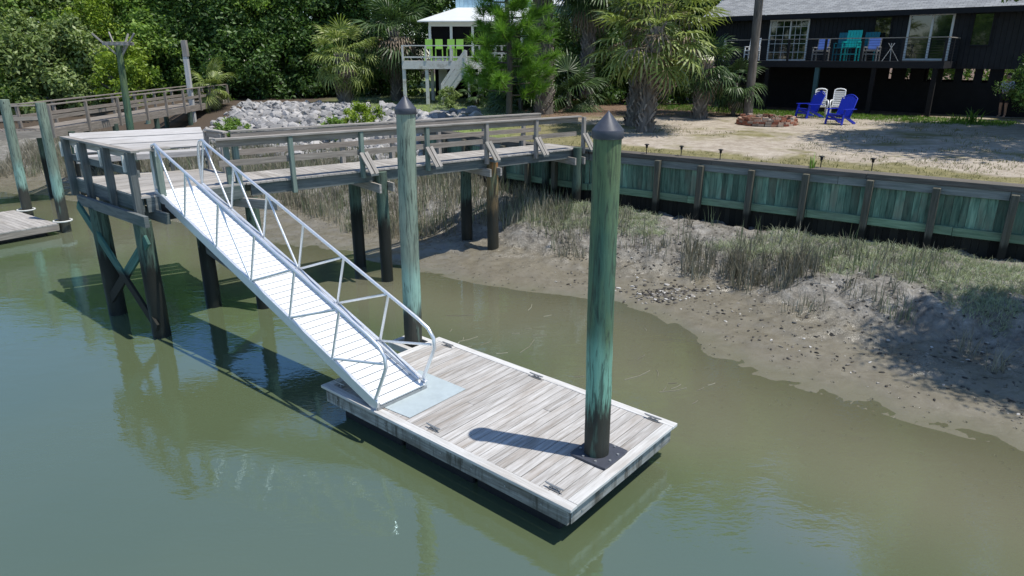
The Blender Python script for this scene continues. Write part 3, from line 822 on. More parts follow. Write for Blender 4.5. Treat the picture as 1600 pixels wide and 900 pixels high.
mb = MB(); mb.bar(GP(.1, GW - .07, .045), GP(GL - .1, GW - .07, .045), .03, .05, up=gz); mb.build('kick_rail', M['alu'], gang)
mb = MB(); mb.bar(GP(GL - .01, 0, -.06) - gy * (GW + .02), GP(GL - .01, 0, -.06) + gy * (GW + .02), .06, .05); mb.build('toe_bar', M['galv'], gang, .006)

# ------------------------------------------------------------------ left neighbour float and its pilings
C1 = V(-13.9, 20.5, 0); ea = V(-.81, .586, 0).normalized(); eb = V(-.586, -.81, 0).normalized()
nf = empty('floating_dock', C1 + ea * 1.6 + eb * 3, 0, 'grey plank float at the left edge beside two leaning pilings', 'floating dock')
mb = MB(); b = .05
while b < 6.5:
    mb.bar(C1 + eb * (b + .07) + V(0, 0, .33), C1 + eb * (b + .07) + ea * 3.3 + V(0, 0, .33), .133, .036); b += .142
mb.build('deck_board', M['pier_deck'], nf)
mb = MB(); mb.bar(C1 + V(0, 0, .22) + ea * .03 + eb * .04, C1 + eb * 6.5 + V(0, 0, .22) + ea * .03, .05, .18); mb.bar(C1 + V(0, 0, .22) + eb * .03 + ea * .06, C1 + ea * 3.3 + V(0, 0, .22) + eb * .03, .05, .18)
mb.build('fascia', M['brown_rail'], nf)
mb = MB(); mb.bar(C1 + eb * .3 + ea * 1.65 + V(0, 0, .0), C1 + eb * 6.3 + ea * 1.65 + V(0, 0, .0), 2.8, .26); mb.build('float_drum', M['black'], nf, .03)
for k_ in (.25, 3.0):
    c_ = C1 + ea * k_ - eb * .2 + V(0, 0, .36); mb = MB()
    mb.tube([c_ + V(cos(t) * .25, sin(t) * .25, 0) for t in np.linspace(0, 2 * pi, 17)], .025, 8); mb.build('pile_hoop', M['white_dirty'], nf)
c_ = C1 + ea * .25 - eb * .2
piling('piling', (c_.x, c_.y, -1), (c_.x + .05, c_.y + .05, 3.9), .155, .14, M['pile_pale'], 'flat topped green piling through the corner hoop of the left float', False)
c_ = C1 + ea * 3.0 - eb * .2
piling('piling', (c_.x, c_.y, -1), (c_.x + .1, c_.y, 3.9), .155, .14, M['pile_pale'], 'green piling at the very left edge of the photo', False)

# ------------------------------------------------------------------ bulkhead
wallo = empty('bulkhead', (5, 18, 1.2), 0, 'turquoise stained timber bulkhead with dark cap holding back the sandy yard', 'seawall')
def wall_run(p0, p1, face, posts_at, far=False):
    d = (p1 - p0); L = d.length; d.normalize(); nrm_ = V(-d.y, d.x, 0)
    if nrm_.dot(face) < 0: nrm_ = -nrm_
    mb = MB(); a = .0
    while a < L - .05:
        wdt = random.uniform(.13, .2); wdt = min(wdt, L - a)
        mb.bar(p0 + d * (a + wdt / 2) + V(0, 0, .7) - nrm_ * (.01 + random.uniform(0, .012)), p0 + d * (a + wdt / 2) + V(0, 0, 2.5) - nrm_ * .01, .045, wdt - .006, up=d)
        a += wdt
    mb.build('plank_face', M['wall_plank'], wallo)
    mb = MB(); a = 0.0
    while a < L - .1:
        a2 = min(a + 3.4, L); mb.bar(p0 + d * (a + .004) + nrm_ * .055 + V(0, 0, 2.39 + random.uniform(-.01, .01)), p0 + d * (a2 - .004) + nrm_ * .055 + V(0, 0, 2.39), .08, .19); a = a2
    mb.build('top_wale', M['wall_top'], wallo, .006)
    mb = MB(); a = 0.0
    while a < L - .1:
        a2 = min(a + 3.1, L); mb.bar(p0 + d * (a + .004) + nrm_ * .06 + V(0, 0, 1.5 + random.uniform(-.015, .015)), p0 + d * (a2 - .004) + nrm_ * .06 + V(0, 0, 1.5), .09, .19); a = a2
    mb.build('bottom_wale', M['wall_wale'], wallo, .008)
    mb = MB(); a = 0.0
    while a < L - .1:
        a2 = min(a + 3.7, L); mb.bar(p0 + d * (a + .004) - nrm_ * .10 + V(0, 0, 2.55 + random.uniform(-.006, .006)), p0 + d * (a2 - .004) - nrm_ * .10 + V(0, 0, 2.55), .46, .12); a = a2
    mb.build('cap_board', M['wall_cap'], wallo, .006)
    for t in posts_at:
        p = p0 + d * t + nrm_ * .19
        mb = MB(); j = random.uniform(-.02, .02)
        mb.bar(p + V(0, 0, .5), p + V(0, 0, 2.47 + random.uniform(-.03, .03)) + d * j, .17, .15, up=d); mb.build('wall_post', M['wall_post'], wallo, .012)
Q0, Q1, Q2, Q3 = V(-.25, 22.55, 0), V(2.33, 20.35, 0), V(10.77, 14.28, 0), V(22, 6.23, 0)
d_ = (Q2 - Q1).normalized(); posts_ = []
for (u, v) in ((975, 240), (1040, 247), (1105, 253), (1182, 260), (1265, 268), (1365, 276), (1470, 285), (1588, 294)):
    q_ = P(u, v, 2.5); posts_.append((q_ - Q1).dot(d_))
wall_run(Q1, Q3, V(-1, -1, 0), posts_ + [posts_[-1] + 1.36 * i for i in range(1, 6)])
wall_run(Q0, Q1 - (Q1 - Q0).normalized() * .03, V(-1, -1, 0), [.1, 1.15, 2.2, 3.1])
wall_run(K2, K1, V(-1, -1, 0), [.3, 1.6, 2.9, 4.2])

# ------------------------------------------------------------------ far boardwalk on the left
bwk = empty('boardwalk', (-16.7, 33, 2.5), 0, 'long brown railed boardwalk leading left beneath the trees', 'boardwalk')
path = [V(-16.7, 41.5, 2.78), V(-16.66, 32, 2.72), V(-16.9, 25.6, 2.66), V(-18.9, 24.2, 2.66), V(-25, 22.6, 2.66)]
def offs(pl, d):
    r = []
    for i, p in enumerate(pl):
        t = (pl[min(i + 1, len(pl) - 1)] - pl[max(i - 1, 0)]); t.z = 0; t.normalize(); r.append(p + V(t.y, -t.x, 0) * -d)
    return r
inner = offs(path, 0); outer = offs(path, -1.35)
mb = MB()
for i in range(len(path) - 1):
    n_ = max(2, int((path[i + 1] - path[i]).length / .16))
    for k in range(n_):
        t = (k + .5) / n_; mb.bar(inner[i].lerp(inner[i + 1], t), outer[i].lerp(outer[i + 1], t), .145, .04)
mb.build('deck', M['brown_rail'], bwk)
for line in (inner, outer):
    for zc, hh, ww, nm in ((.87, .04, .15, 'rail_cap'), (.42, .13, .045, 'mid_rail'), (-.14, .27, .06, 'stringer')):
        mb = MB()
        for i in range(len(line) - 1): mb.bar(line[i] + V(0, 0, zc), line[i + 1] + V(0, 0, zc), ww, hh)
        mb.build(nm, M['brown_rail'], bwk)
    for i in range(len(line) - 1):
        L = (line[i + 1] - line[i]).length; n_ = max(1, round(L / 1.9))
        for k in range(n_):
            p = line[i].lerp(line[i + 1], k / n_)
            mb = MB(); mb.bar(p + V(.06 if line is inner else -.06, 0, -.3), p + V(.06 if line is inner else -.06, 0, .85), .1, .1, up=(0, 1, 0)); mb.build('rail_post', M['brown_rail'], bwk)
for y in (26.5, 29.5, 33, 36.5):
    for x in (-16.75, -18.0):
        zb = float(mud_h(x, y)) - .3; mb = MB(); mb.tube([V(x, y, zb), V(x, y, 2.5)], .12, 10); mb.build('pile', M['pile_wet'], bwk)

# osprey nest platform, white post, stub piles
b_ = PY(205, 212, 28.5); pt = PY(185, 70, 28.5)
nest = empty('nest_platform', (b_.x, b_.y, .5), 0, 'tall green pole carrying a wooden bird nest platform with splayed arms', 'nest platform')
mb = MB(); mb.tube([V(b_.x, b_.y, .3), V(b_.x, b_.y, 2.0), V(pt.x, pt.y, pt.z)], [.155, .145, .115], 14); mb.build('pole', M['pile_big'], nest)
pt = V(pt.x, pt.y, pt.z)
mb = MB()
for s_ in (-.22, .22): mb.bar(pt + V(-.5, s_, .04), pt + V(.5, s_, .04), .04, .12)
for k in np.linspace(-.4, .4, 5): mb.bar(pt + V(k, -.26, .1), pt + V(k, .26, .1), .08, .03)
mb.build('tray', M['pier_grey'], nest)
for q in (V(-.85, -.2, .42), V(-.48, .34, .48), V(.28, .34, .42), V(.76, -.14, .42)):
    mb = MB(); mb.bar(pt + V(q.x * .1, 0, -.4), pt + q, .04, .06); mb.build('arm', M['pier_grey'], nest)
b_ = P(304, 200, 1.6); pt = PY(287, 64, b_.y)
wp = empty('post', (b_.x, b_.y, .8), 0, 'pale square post standing behind the bench at the end of its backrest', 'post')
mb = MB(); mb.bar(V(b_.x, b_.y, .5), pt, .22, .2, up=(0, 1, 0)); mb.build('shaft', M['trim_white'], wp, .01)
mb = MB(); mb.bar(pt - V(0, 0, .75) + V(0.02, 0, 0), pt + V(0, 0, .03), .25, .23, up=(0, 1, 0)); mb.build('top_sleeve', M['pier_grey'], wp, .01)
for (u, v, vt, lb) in ((231, 210, 176, 'short green stub piling seen between nest pole and pale post'), (86, 215, 196, 'short stub piling below the left boardwalk behind the bench corner')):
    b_ = P(u, v, 1.2); t_ = PY(u, vt, b_.y)
    piling('piling', (b_.x, b_.y, .5), t_, .13, .12, M['pile_pale'], lb, False, n=12)

# ------------------------------------------------------------------ riprap
def rock_mesh(seed):
    bm = bmesh.new(); bmesh.ops.create_icosphere(bm, subdivisions=2, radius=1.0)
    r = random.Random(seed)
    cuts = [(Vector((r.uniform(-1, 1), r.uniform(-1, 1), r.uniform(-1, 1))).normalized(), r.uniform(.45, .8)) for _ in range(9)]
    sc = V(r.uniform(.8, 1.2), r.uniform(.7, 1.0), r.uniform(.5, .8))
    for v in bm.verts:
        for n_, d in cuts:
            k = v.co.dot(n_)
            if k > d: v.co -= n_ * (k - d)
        v.co = Vector((v.co.x * sc.x, v.co.y * sc.y, v.co.z * sc.z))
    me = bpy.data.meshes.new('boulder'); bm.to_mesh(me); bm.free(); me.materials.append(M['rock'])
    return me
ROCKS = [rock_mesh(i) for i in range(7)]
spots = []
tries = 0
while len(spots) < 2000 and tries < 20000:
    tries += 1
    x = random.uniform(-15.5, -1.5); cyx = float(interp(x, CREST)); tyx = float(interp(x, TOE))
    if x > -3.4:
        y = random.uniform(29.5, 33.3)
        if random.random() < .72: continue
        z = float(yard_h(x, y))
    else:
        y = random.uniform(tyx - .8, cyx + .5); z = float(yard_h(x, max(y, tyx)))
    s_ = random.choice((.12, .15, .18, .2, .23, .27, .33))
    if x < -15: s_ *= .8
    spots.append((x, y, z + s_ * .25, s_))
def visible_score(p):
    return p[3] / p[1] * (1.0 if p[1] > 27 else 1)
spots.sort(key=lambda p: -visible_score(p))
for i, (x, y, z, s_) in enumerate(spots[:300]):
    o = bpy.data.objects.new('boulder', ROCKS[i % 7]); COL.objects.link(o)
    o.location = (x, y, z); o.scale = (s_ * 1.15, s_ * 1.15, s_ * 1.15); o.rotation_euler = (random.uniform(-.5, .5), random.uniform(-.5, .5), random.uniform(0, 6.28))
    tag(o, 'pale grey angular stone in the riprap slope behind the pier', 'boulder', 'riprap boulders on the bank')
vv_ = []; ff_ = []
for i, (x, y, z, s_) in enumerate(spots[300:]):
    me = ROCKS[i % 7]; mt = Matrix.LocRotScale(V(x, y, z), Matrix.Rotation(random.uniform(0, 6.28), 3, 'Z').to_quaternion(), V(s_, s_, s_))
    b = len(vv_); vv_ += [tuple(mt @ v.co) for v in me.vertices]; ff_ += [[k + b for k in p.vertices] for p in me.polygons]
me = bpy.data.meshes.new('riprap_rubble'); me.from_pydata(vv_, [], ff_); me.update()
tag(link_mesh('riprap_rubble', me, M['rock']), 'small grey rubble stones filling the riprap slope', 'rubble', None, 'stuff')

# ------------------------------------------------------------------ grasses
def blades(name, base, h, w_, lean, mat, label, cat, droop=.0):
    """base (K,3); each blade a bent strip of two quads"""
    K = len(base); az = RS.rand(K) * 2 * pi
    side = np.stack([np.cos(az), np.sin(az), 0 * az], -1); la = RS.rand(K) * 2 * pi
    ld = np.stack([np.cos(la), np.sin(la), 0 * la], -1) * (lean * RS.rand(K) * h)[:, None]
    up = np.stack([0 * h, 0 * h, h], -1); ww = (side * w_[:, None]) * .5
    mid = base + up * .55 + ld * .35; tip = base + up * (1 - droop * RS.rand(K))[:, None] + ld
    q1 = np.stack([base - ww, base + ww, mid + ww * .8, mid - ww * .8], 1)
    q2 = np.stack([mid - ww * .8, mid + ww * .8, tip + ww * .12, tip - ww * .12], 1)
    vts = np.concatenate([q1, q2], 1)                       # K,8,3 -> weld in pairs so each blade is one island
    vts = np.stack([q1[:, 0], q1[:, 1], q1[:, 2], q1[:, 3], q2[:, 2], q2[:, 3]], 1)
    me = bpy.data.meshes.new(name); co = vts.reshape(-1, 3)
    i = np.arange(K) * 6
    fq = np.stack([np.stack([i, i + 1, i + 2, i + 3], -1), np.stack([i + 3, i + 2, i + 4, i + 5], -1)], 1).reshape(-1, 4)
    me.vertices.add(len(co)); me.vertices.foreach_set('co', co.reshape(-1).astype(np.float32))
    me.loops.add(fq.size); me.loops.foreach_set('vertex_index', fq.reshape(-1).astype(np.int32))
    me.polygons.add(len(fq)); me.polygons.foreach_set('loop_start', np.arange(0, fq.size, 4, dtype=np.int32)); me.polygons.foreach_set('loop_total', np.full(len(fq), 4, dtype=np.int32))
    me.update(calc_edges=True)
    return tag(link_mesh(name, me, mat), label, cat, None, 'stuff')
def tufts(n, xr, yr, keep, per, spread, hf=mud_h):
    x = RS.uniform(*xr, n); y = RS.uniform(*yr, n)
    k = keep(x, y); x = x[k]; y = y[k]
    x = np.repeat(x, per) + RS.randn(len(x) * per) * spread; y = np.repeat(y, per) + RS.randn(len(y) * per) * spread
    return np.stack([x, y, hf(x, y) - .02], -1)
def keep_left(x, y):
    ds, land, t = mud_param(x, y)
    lim = .33 + .2 * sstep(x, -3.5, -1) + fbm(x * .5, y * .5, 3) * .45
    return land & (t > lim) & (y < interp(x, TOE) + .4) & (x < 1.6)
def keep_right(x, y):
    ds, land, t = mud_param(x, y)
    return land & (t > .44 + fbm(x * .7 + 9, y * .7, 3) * .5) & (t < .86) & (fbm(x * .8 + 31, y * .8, 2) > -.02) & (y < interp(x, TOE))
b1 = tufts(13000, (-24, 1.8), (15, 37), keep_left, 9, .12)
b2 = tufts(1000, (1.0, 9), (11, 22), keep_right, 9, .09)
base = np.concatenate([b1, b2]); hh = RS.uniform(.22, .58, len(base)) * np.where(base[:, 0] > 1, .75, 1) * (1 + fbm(base[:, 0], base[:, 1], 2))
blades('cordgrass', base, hh, RS.uniform(.012, .024, len(base)), .45, M['cordgrass'], 'dead tan cordgrass stalks standing in the tidal mud', 'marsh grass', .15)
b3 = tufts(2600, (-22, 1.8), (16, 36), keep_left, 7, .1); b4 = tufts(200, (1, 9), (11, 22), keep_right, 8, .08)
base = np.concatenate([b3, b4])
blades('young_cordgrass', base, RS.uniform(.3, .7, len(base)), RS.uniform(.012, .022, len(base)), .3, M['cordgreen'], 'grey green living cordgrass among the dead stalks', 'marsh grass')
def keep_soft(x, y):
    ds, land, t = mud_param(x, y)
    return land & (t > .62 + fbm(x * .9, y * .9, 3) * .4) & (t < .91) & (fbm(x * .45 + 3, y * .45 + 8, 2) > np.where(x > 6.5, -.25, np.where(x < 4, -.1, .06)))
base = tufts(26000, (.2, 14), (10, 24), keep_soft, 12, .09)
blades('saltgrass', base, RS.uniform(.06, .19, len(base)), RS.uniform(.007, .012, len(base)), 1.7, M['softgrass'], 'low fluffy pale green saltgrass mat along the foot of the bulkhead', 'ground cover', .5)
_q = P(1150, 392, .95)
base = tufts(900, (2.5, 9), (11.5, 18.5), lambda x, y: (np.hypot(((x - _q.x) * .8 - (y - _q.y) * .6) / 1.75, ((x - _q.x) * .6 + (y - _q.y) * .8) / .62) + fbm(x * 2, y * 2, 2) * .9 < 1), 18, .07)
if len(base): blades('cordgrass_clump', base, RS.uniform(.3, .72, len(base)), RS.uniform(.012, .022, len(base)), .5, M['cordgrass'], 'tall bristling cordgrass clump in front of the bulkhead', 'marsh grass')
for i, (u, v, lb) in enumerate(((1562, 548, 'thin grass tuft alone on the mud near the right edge'), (1520, 525, 'sparse dry grass tuft on shaded mud left of the right edge tuft'))):
    q_ = P(u, v, .55); x, y = q_.x, q_.y
    base = np.stack([x + RS.randn(26) * .08, y + RS.randn(26) * .08, np.full(26, float(mud_h(x, y)) - .03)], -1)
    o = blades('grass_tuft', base, RS.uniform(.3, .65, 26), RS.uniform(.012, .02, 26), .6, M['cordgrass'], lb, 'grass tuft'); del o['kind']
# lawn
def keep_lawn(x, y):
    return (y > interp(x, CREST) + .35) & (fbm(x * .45, y * .45, 3) + .25 * (y + .72 * x < 23.8) > .02)
base = tufts(5200, (-3, 16), (12, 34), keep_lawn, 6, .09, yard_h)
blades('yard_grass', base, RS.uniform(.03, .10, len(base)), RS.uniform(.01, .02, len(base)), 1.0, M['lawn'], 'thin dry grass growing through the sandy yard', 'grass')
base = tufts(5000, (-10, 1), (27, 47), lambda x, y: (y > interp(x, CREST) + .1), 6, .1, yard_h)
blades('lawn_grass', base, RS.uniform(.04, .12, len(base)), RS.uniform(.012, .03, len(base)), .9, M['softgrass'], 'short pale lawn behind the riprap', 'grass')
_n = 2600; _a = RS.uniform(-3, 12, _n); _b = RS.uniform(-2.6, .3, _n) - .8 * RS.rand(_n); _hx = 17.75 - .755 * _a + .655 * _b; _hy = 29.6 + .655 * _a + .755 * _b
_hx = np.repeat(_hx, 6) + RS.randn(_n * 6) * .08; _hy = np.repeat(_hy, 6) + RS.randn(_n * 6) * .08
base = np.stack([_hx, _hy, yard_h(_hx, _hy) - .02], -1)
blades('grass_strip', base, RS.uniform(.04, .13, len(base)), RS.uniform(.012, .03, len(base)), .9, M['lily'], 'green grass strip along the front of the dark house', 'grass')
# shells and mud clods
vv_ = []; ff_ = []
for i in range(4200):
    if i < 260: x, y = random.gauss(3.35, .5), random.gauss(14.6, .28); 
    else: x, y = random.uniform(1.0, 12), random.uniform(7.5, 19)
    ds, land, t = mud_param(x, y)
    if not land or t > .75 or (i >= 260 and (t < .1 or random.random() > .25 + 1.2 * t)): continue
    s_ = random.uniform(.012, .04) * (1.3 if i < 260 else 1) * (1.5 if random.random() < .05 else 1); z = float(mud_h(x, y))
    mt = Matrix.LocRotScale(V(x, y, z + s_ * .2), Matrix.Rotation(random.uniform(0, 6.28), 3, 'Z').to_quaternion(), V(s_ * 1.3, s_, s_ * .7))
    me = ROCKS[i % 7]; b = len(vv_); vv_ += [tuple(mt @ v.co) for v in me.vertices]; ff_ += [[k + b for k in p.vertices] for p in me.polygons]
me = bpy.data.meshes.new('oyster_shells'); me.from_pydata(vv_, [], ff_); me.update()
def shell_mat():
    m, t, out = newmat('oyster_shell_and_clods'); g = G(t)
    c = g.ramp(g.island(), [(0, (.02, .018, .015)), (.55, (.06, .052, .042)), (.8, (.22, .2, .17)), (1, (.5, .48, .44))]); g.pbsdf(out, c, .55, spec=.4); return m
tag(link_mesh('oyster_shells', me, shell_mat()), 'scattered oyster shells and dark clods on the mudflat', 'shells', None, 'stuff')

mb = MB()
for i in range(46):
    u, v = random.uniform(690, 1120), random.uniform(475, 640)
    p = P(u, v, .004)
    if float(mud_h(p.x, p.y)) > -.06: continue
    an = random.gauss(.6, .7); L = random.uniform(.04, .28) if i % 6 else random.uniform(.4, .7)
    mb.tube([p, p + V(cos(an) * L * .5, sin(an) * L * .5, .002), p + V(cos(an + .15) * L, sin(an + .15) * L, 0)], .006, 5)
tag(mb.build('floating_straw', M['cordgrass']), 'thin pale straws of marsh grass drifting on the water beside the float', 'straw', None, 'stuff')
# ------------------------------------------------------------------ trees
def crown_verts(rx, ry, rz, ncl, nleaf, ls, seed, hollow=.45):
    r = np.random.RandomState(seed)
    d = nrm(r.randn(ncl, 3)); d[:, 2] = np.where(d[:, 2] < -.75, -d[:, 2], d[:, 2])
    rad = hollow + (1.05 - hollow) * r.rand(ncl) ** .5
    lump = 1 + .18 * np.sin(d[:, 0] * 4 + seed) * np.cos(d[:, 1] * 3 + seed * 2)
    cc = d * (rad * lump)[:, None] * np.array([rx, ry, rz])
    cr = r.uniform(.13, .34, ncl) * (rx + rz) / 2
    ld = nrm(r.randn(ncl, nleaf, 3)); lr = r.rand(ncl, nleaf) ** .4 * 1.1
    p = cc[:, None] + ld * (lr * cr[:, None])[..., None] * np.array([1.1, 1.1, .9])
    p = (p + r.randn(ncl, nleaf, 3) * .05).reshape(-1, 3); n_ = (ld * .6 + .8 * r.randn(ncl, nleaf, 3)).reshape(-1, 3)
    n_[:, 2] = n_[:, 2] + .55; n_ = nrm(n_)
    a = nrm(np.cross(n_, r.randn(len(p), 3))); b = np.cross(n_, a)
    s_ = ls * r.uniform(.55, 1.4, len(p))[:, None]
    q = np.stack([p - a * s_, p - b * s_ * .45 + n_ * s_ * .12, p + a * s_, p + b * s_ * .45 + n_ * s_ * .12], 1)
    return q, cc
CROWNS = {}
def crown_mesh(kind, rx, ry, rz, ncl, nleaf, ls, seed):
    if kind not in CROWNS:
        q, cc = crown_verts(rx, ry, rz, ncl, nleaf, ls, seed); CROWNS[kind] = (quad_mesh('crown', q), cc, (rx, ry, rz))
    return CROWNS[kind]
SPEC = {'oak_a': (3.6, 3.4, 3.4, 130, 230, .115, 1), 'oak_b': (3.4, 3.6, 3.8, 130, 230, .12, 2), 'oak_c': (3.8, 3.2, 3.0, 125, 230, .11, 3), 'shrub_a': (1.8, 1.6, 1.8, 64, 190, .085, 4), 'shrub_b': (1.7, 1.7, 2.0, 64, 190, .09, 5),
        'bright': (1.7, 1.5, 2.3, 44, 90, .12, 6), 'bushlet': (.75, .7, .75, 26, 90, .075, 8)}
def tree(name, kind, x, y, crown_c, sc, mat, label, cat='tree', group=None, trunk_r=.16, rz=None, limbs=5, ground=None):
    me, cc, rr = crown_mesh(kind, *SPEC[kind])
    zb = float(yard_h(x, y)) if ground is None else ground
    root = empty(name, (x, y, zb - .05), 0, label, cat, group)
    o = bpy.data.objects.new('crown', me); COL.objects.link(o); o.parent = root
    if not me.materials: me.materials.append(mat)
    o.material_slots[0].link = 'OBJECT'; o.material_slots[0].material = mat
    if isinstance(sc, (int, float)): sc = (sc, sc, sc)
    o.location = (0, 0, crown_c); o.scale = sc; ang = random.uniform(0, 6.28) if rz is None else rz; o.rotation_euler = (0, 0, ang)
    mb = MB(); top = V(random.uniform(-.3, .3), random.uniform(-.3, .3), crown_c)
    mb.tube([V(0, 0, 0), V(.05, .02, crown_c * .3), V(-.08, .06, crown_c * .65), top], [trunk_r * 1.2, trunk_r, trunk_r * .8, trunk_r * .5], 9)
    R3 = Matrix.Rotation(ang, 3, 'Z')
    for i in range(limbs):
        c = cc[(i * 7) % len(cc)]; e = R3 @ V(c[0] * sc[0], c[1] * sc[1], c[2] * sc[2]) + V(0, 0, crown_c)
        s0 = V(-.05, .04, crown_c * random.uniform(.35, .7)); m_ = s0.lerp(e, .5) + V(0, 0, -.15)
        mb.tube([s0, m_, e], [trunk_r * .5, trunk_r * .35, trunk_r * .12], 6)
    mb.build('trunk', M['bark'], root, world=False)
    return root

def frond_verts(nseg, L, wid, r, fold=.5, droop=.7, pf=.72):
    """one costapalmate fan: petiole along +X, returns (K,4,3) quads"""
    qs = []
    pet = L * pf * r.uniform(.82, 1.18)
    ped = r.uniform(.25, .5)
    hub = np.array([pet, 0, -ped * pet * .25])
    qs.append([[0, -.018, 0], [0, .018, 0], [hub[0], .014, hub[2]], [hub[0], -.014, hub[2]]])
    for i in range(nseg):
        t = (i / (nseg - 1) - .5) * 2
        an = t * 1.75
        ll = L * (1.0 - .3 * abs(t) ** 1.5) * r.uniform(.85, 1.05)
        d = np.array([cos(an), sin(an), 0.0]); s_ = np.array([-sin(an), cos(an), 0.0])
        lift = .12 * abs(t)
        p0 = hub; p1 = hub + d * ll * .5 + np.array([0, 0, lift * ll * .4 - .06 * droop * ll])
        p2 = hub + d * ll * .82 + np.array([0, 0, lift * ll * .35 - .32 * droop * ll * r.uniform(.7, 1.3)])
        p3 = hub + d * ll * .96 + np.array([0, 0, lift * ll * .2 - .66 * droop * ll * r.uniform(.7, 1.3)])
        w1 = wid * .5; z_ = np.array([0, 0, wid * fold * (1 if i % 2 else -1)])
        qs.append([p0 - s_ * .008, p0 + s_ * .008, p1 + s_ * w1 + z_, p1 - s_ * w1])
        qs.append([p1 - s_ * w1, p1 + s_ * w1 + z_, p2 + s_ * w1 * .6, p2 - s_ * w1 * .6])
        qs.append([p2 - s_ * w1 * .6, p2 + s_ * w1 * .6, p3 + s_ * .004, p3 - s_ * .004])
    return np.array(qs, float)
def rot_frond(q, az, el):
    ce, se = cos(el), sin(el); ca, sa = cos(az), sin(az)
    x, y, z = q[..., 0], q[..., 1], q[..., 2]
    x2 = x * ce - z * se; z2 = x * se + z * ce
    return np.stack([x2 * ca - y * sa, x2 * sa + y * ca, z2], -1)
def palm(name, x, y, top, r0, r1, L, nf, mat, label, boots=(.0, 1.0), cat='palm tree', dead=8, seed=0, wid=.055, nseg=26, droop=.8, ground=None, el=(-.95, 1.3), group=None, pf=.72):
    r = np.random.RandomState(seed + 100)
    zb = float(yard_h(x, y)) if ground is None else ground
    root = empty(name, (x, y, zb - .05), 0, label, cat, group)
    top = Vector(top) - V(x, y, zb - .05)
    mb = MB(); k = 12; pts = [V(0, 0, 0).lerp(top, i / k) + V(0, 0, 0) for i in range(k + 1)]
    bend = V(top.x, top.y, 0) * .18
    pts = [p - bend * sin(pi * i / k) for i, p in enumerate(pts)]
    mb.tube(pts, [(r0 + (r1 - r0) * i / k) * (1.12 if i == 0 else 1) for i in range(k + 1)], 14)
    mb.build('trunk', M['palmbark'], root, world=False)
    if boots:
        mb = MB(); H = top.z; nb = int(H * (boots[1] - boots[0]) / .02)
        for i in range(nb):
            t = boots[0] + (boots[1] - boots[0]) * i / nb; j = t * k; i0 = min(int(j), k - 1)
            c = pts[i0].lerp(pts[i0 + 1], j - i0); rr = r0 + (r1 - r0) * t
            an = i * 2.4; d = V(cos(an), sin(an), 0); s_ = V(-sin(an), cos(an), 0)
            b0 = c + d * (rr - .02); tip = c + d * (rr + r.uniform(.04, .09)) + V(0, 0, r.uniform(.15, .24)) + s_ * .10 * (1 if i % 2 else -1)
            mb.bar(b0, tip, r.uniform(.045, .075), .03, up=d)
        mb.build('leaf_boots', M['boot'], root, world=False)
    allq = []
    for i in range(nf):
        t = (i + .5) / nf; e_ = el[0] + (el[1] - el[0]) * t + r.uniform(-.15, .15); az = i * 2.399 + r.uniform(-.25, .25)
        q = frond_verts(nseg, L * r.uniform(.85, 1.1), wid, r, .5, droop * (1.1 - .3 * t), pf)
        roll = r.uniform(-.35, .35); cr_, sr_ = cos(roll), sin(roll)
        q = np.stack([q[..., 0], q[..., 1] * cr_ - q[..., 2] * sr_, q[..., 1] * sr_ + q[..., 2] * cr_], -1)
        allq.append(rot_frond(q, az, e_) + np.array(top) + np.array([0, 0, r.uniform(-.3, .15)]))
    me = quad_mesh('fronds', np.concatenate(allq)); link_mesh('fronds', me, mat, root, False)
    if dead:
        allq = []
        for i in range(dead):
            q = frond_verts(int(nseg * .8), L * r.uniform(.6, .9), wid * .8, r, .5, 1.3, pf)
            allq.append(rot_frond(q, i * 2.399 + r.uniform(-.4, .4), r.uniform(-1.3, -.55 if dead < 18 else .2)) + np.array(top) + np.array([0, 0, r.uniform(-.45, -.1)]))
        link_mesh('dead_fronds', quad_mesh('dead_fronds', np.concatenate(allq)), M['frond_dead'], root, False)
    return root

# palms
palm('cabbage_palm', 4.71, 24.68, (4.92, 24.7, 6.15), .28, .23, .98, 62, M['palm'], 'broad cabbage palm with criss-cross booted trunk on the sandy yard behind the near piling', dead=22, seed=1, wid=.075, nseg=15, droop=.5, pf=1.45)
palm('cabbage_palm', 4.55, 26.5, (5.2, 26.5, 7.1), .25, .22, 1.0, 58, M['palm'], 'taller cabbage palm rising directly behind the broad booted palm', dead=20, seed=2, wid=.075, nseg=15, droop=.5, pf=1.45)
palm('cabbage_palm', 7.79, 29.24, (7.95, 29.3, 4.9), .28, .23, .8, 30, M['palm_dk'], 'short stout cabbage palm left of the tall leaning trunk', dead=6, seed=3, wid=.06, nseg=16, pf=1.0)
palm('palmetto', 9.75, 31.0, (9.75, 31.0, 4.1), .10, .09, .85, 18, M['palm_dk'], 'small shaded palmetto between the stout palm and the leaning trunk', boots=None, dead=4, seed=4)
tp = PY(1189, -40, 30.6)
tt = V(10.14, 30.22, 2.7) + (Vector((tp.x, tp.y, tp.z)) - V(10.14, 30.22, 2.7)) * 1.75
palm('cabbage_palm', 10.14, 30.22, tt, .19, .15, 1.7, 40, M['palm'], 'tall smooth leaning palm trunk in front of the dark house', boots=None, dead=6, seed=5, wid=.07)
palm('cabbage_palm', 1.46, 32.0, (1.2, 32.2, 9.9), .40, .46, 1.5, 42, M['palm'], 'thick booted palm trunk just right of the pine', dead=10, seed=6, wid=.08)
palm('cabbage_palm', 3.79, 36.3, (3.9, 36.4, 8.6), .33, .3, 1.5, 34, M['palm_dk'], 'shaded booted palm trunk behind and left of the broad palm', dead=8, seed=7, wid=.08)
b_ = P(540, 160, 2.72)
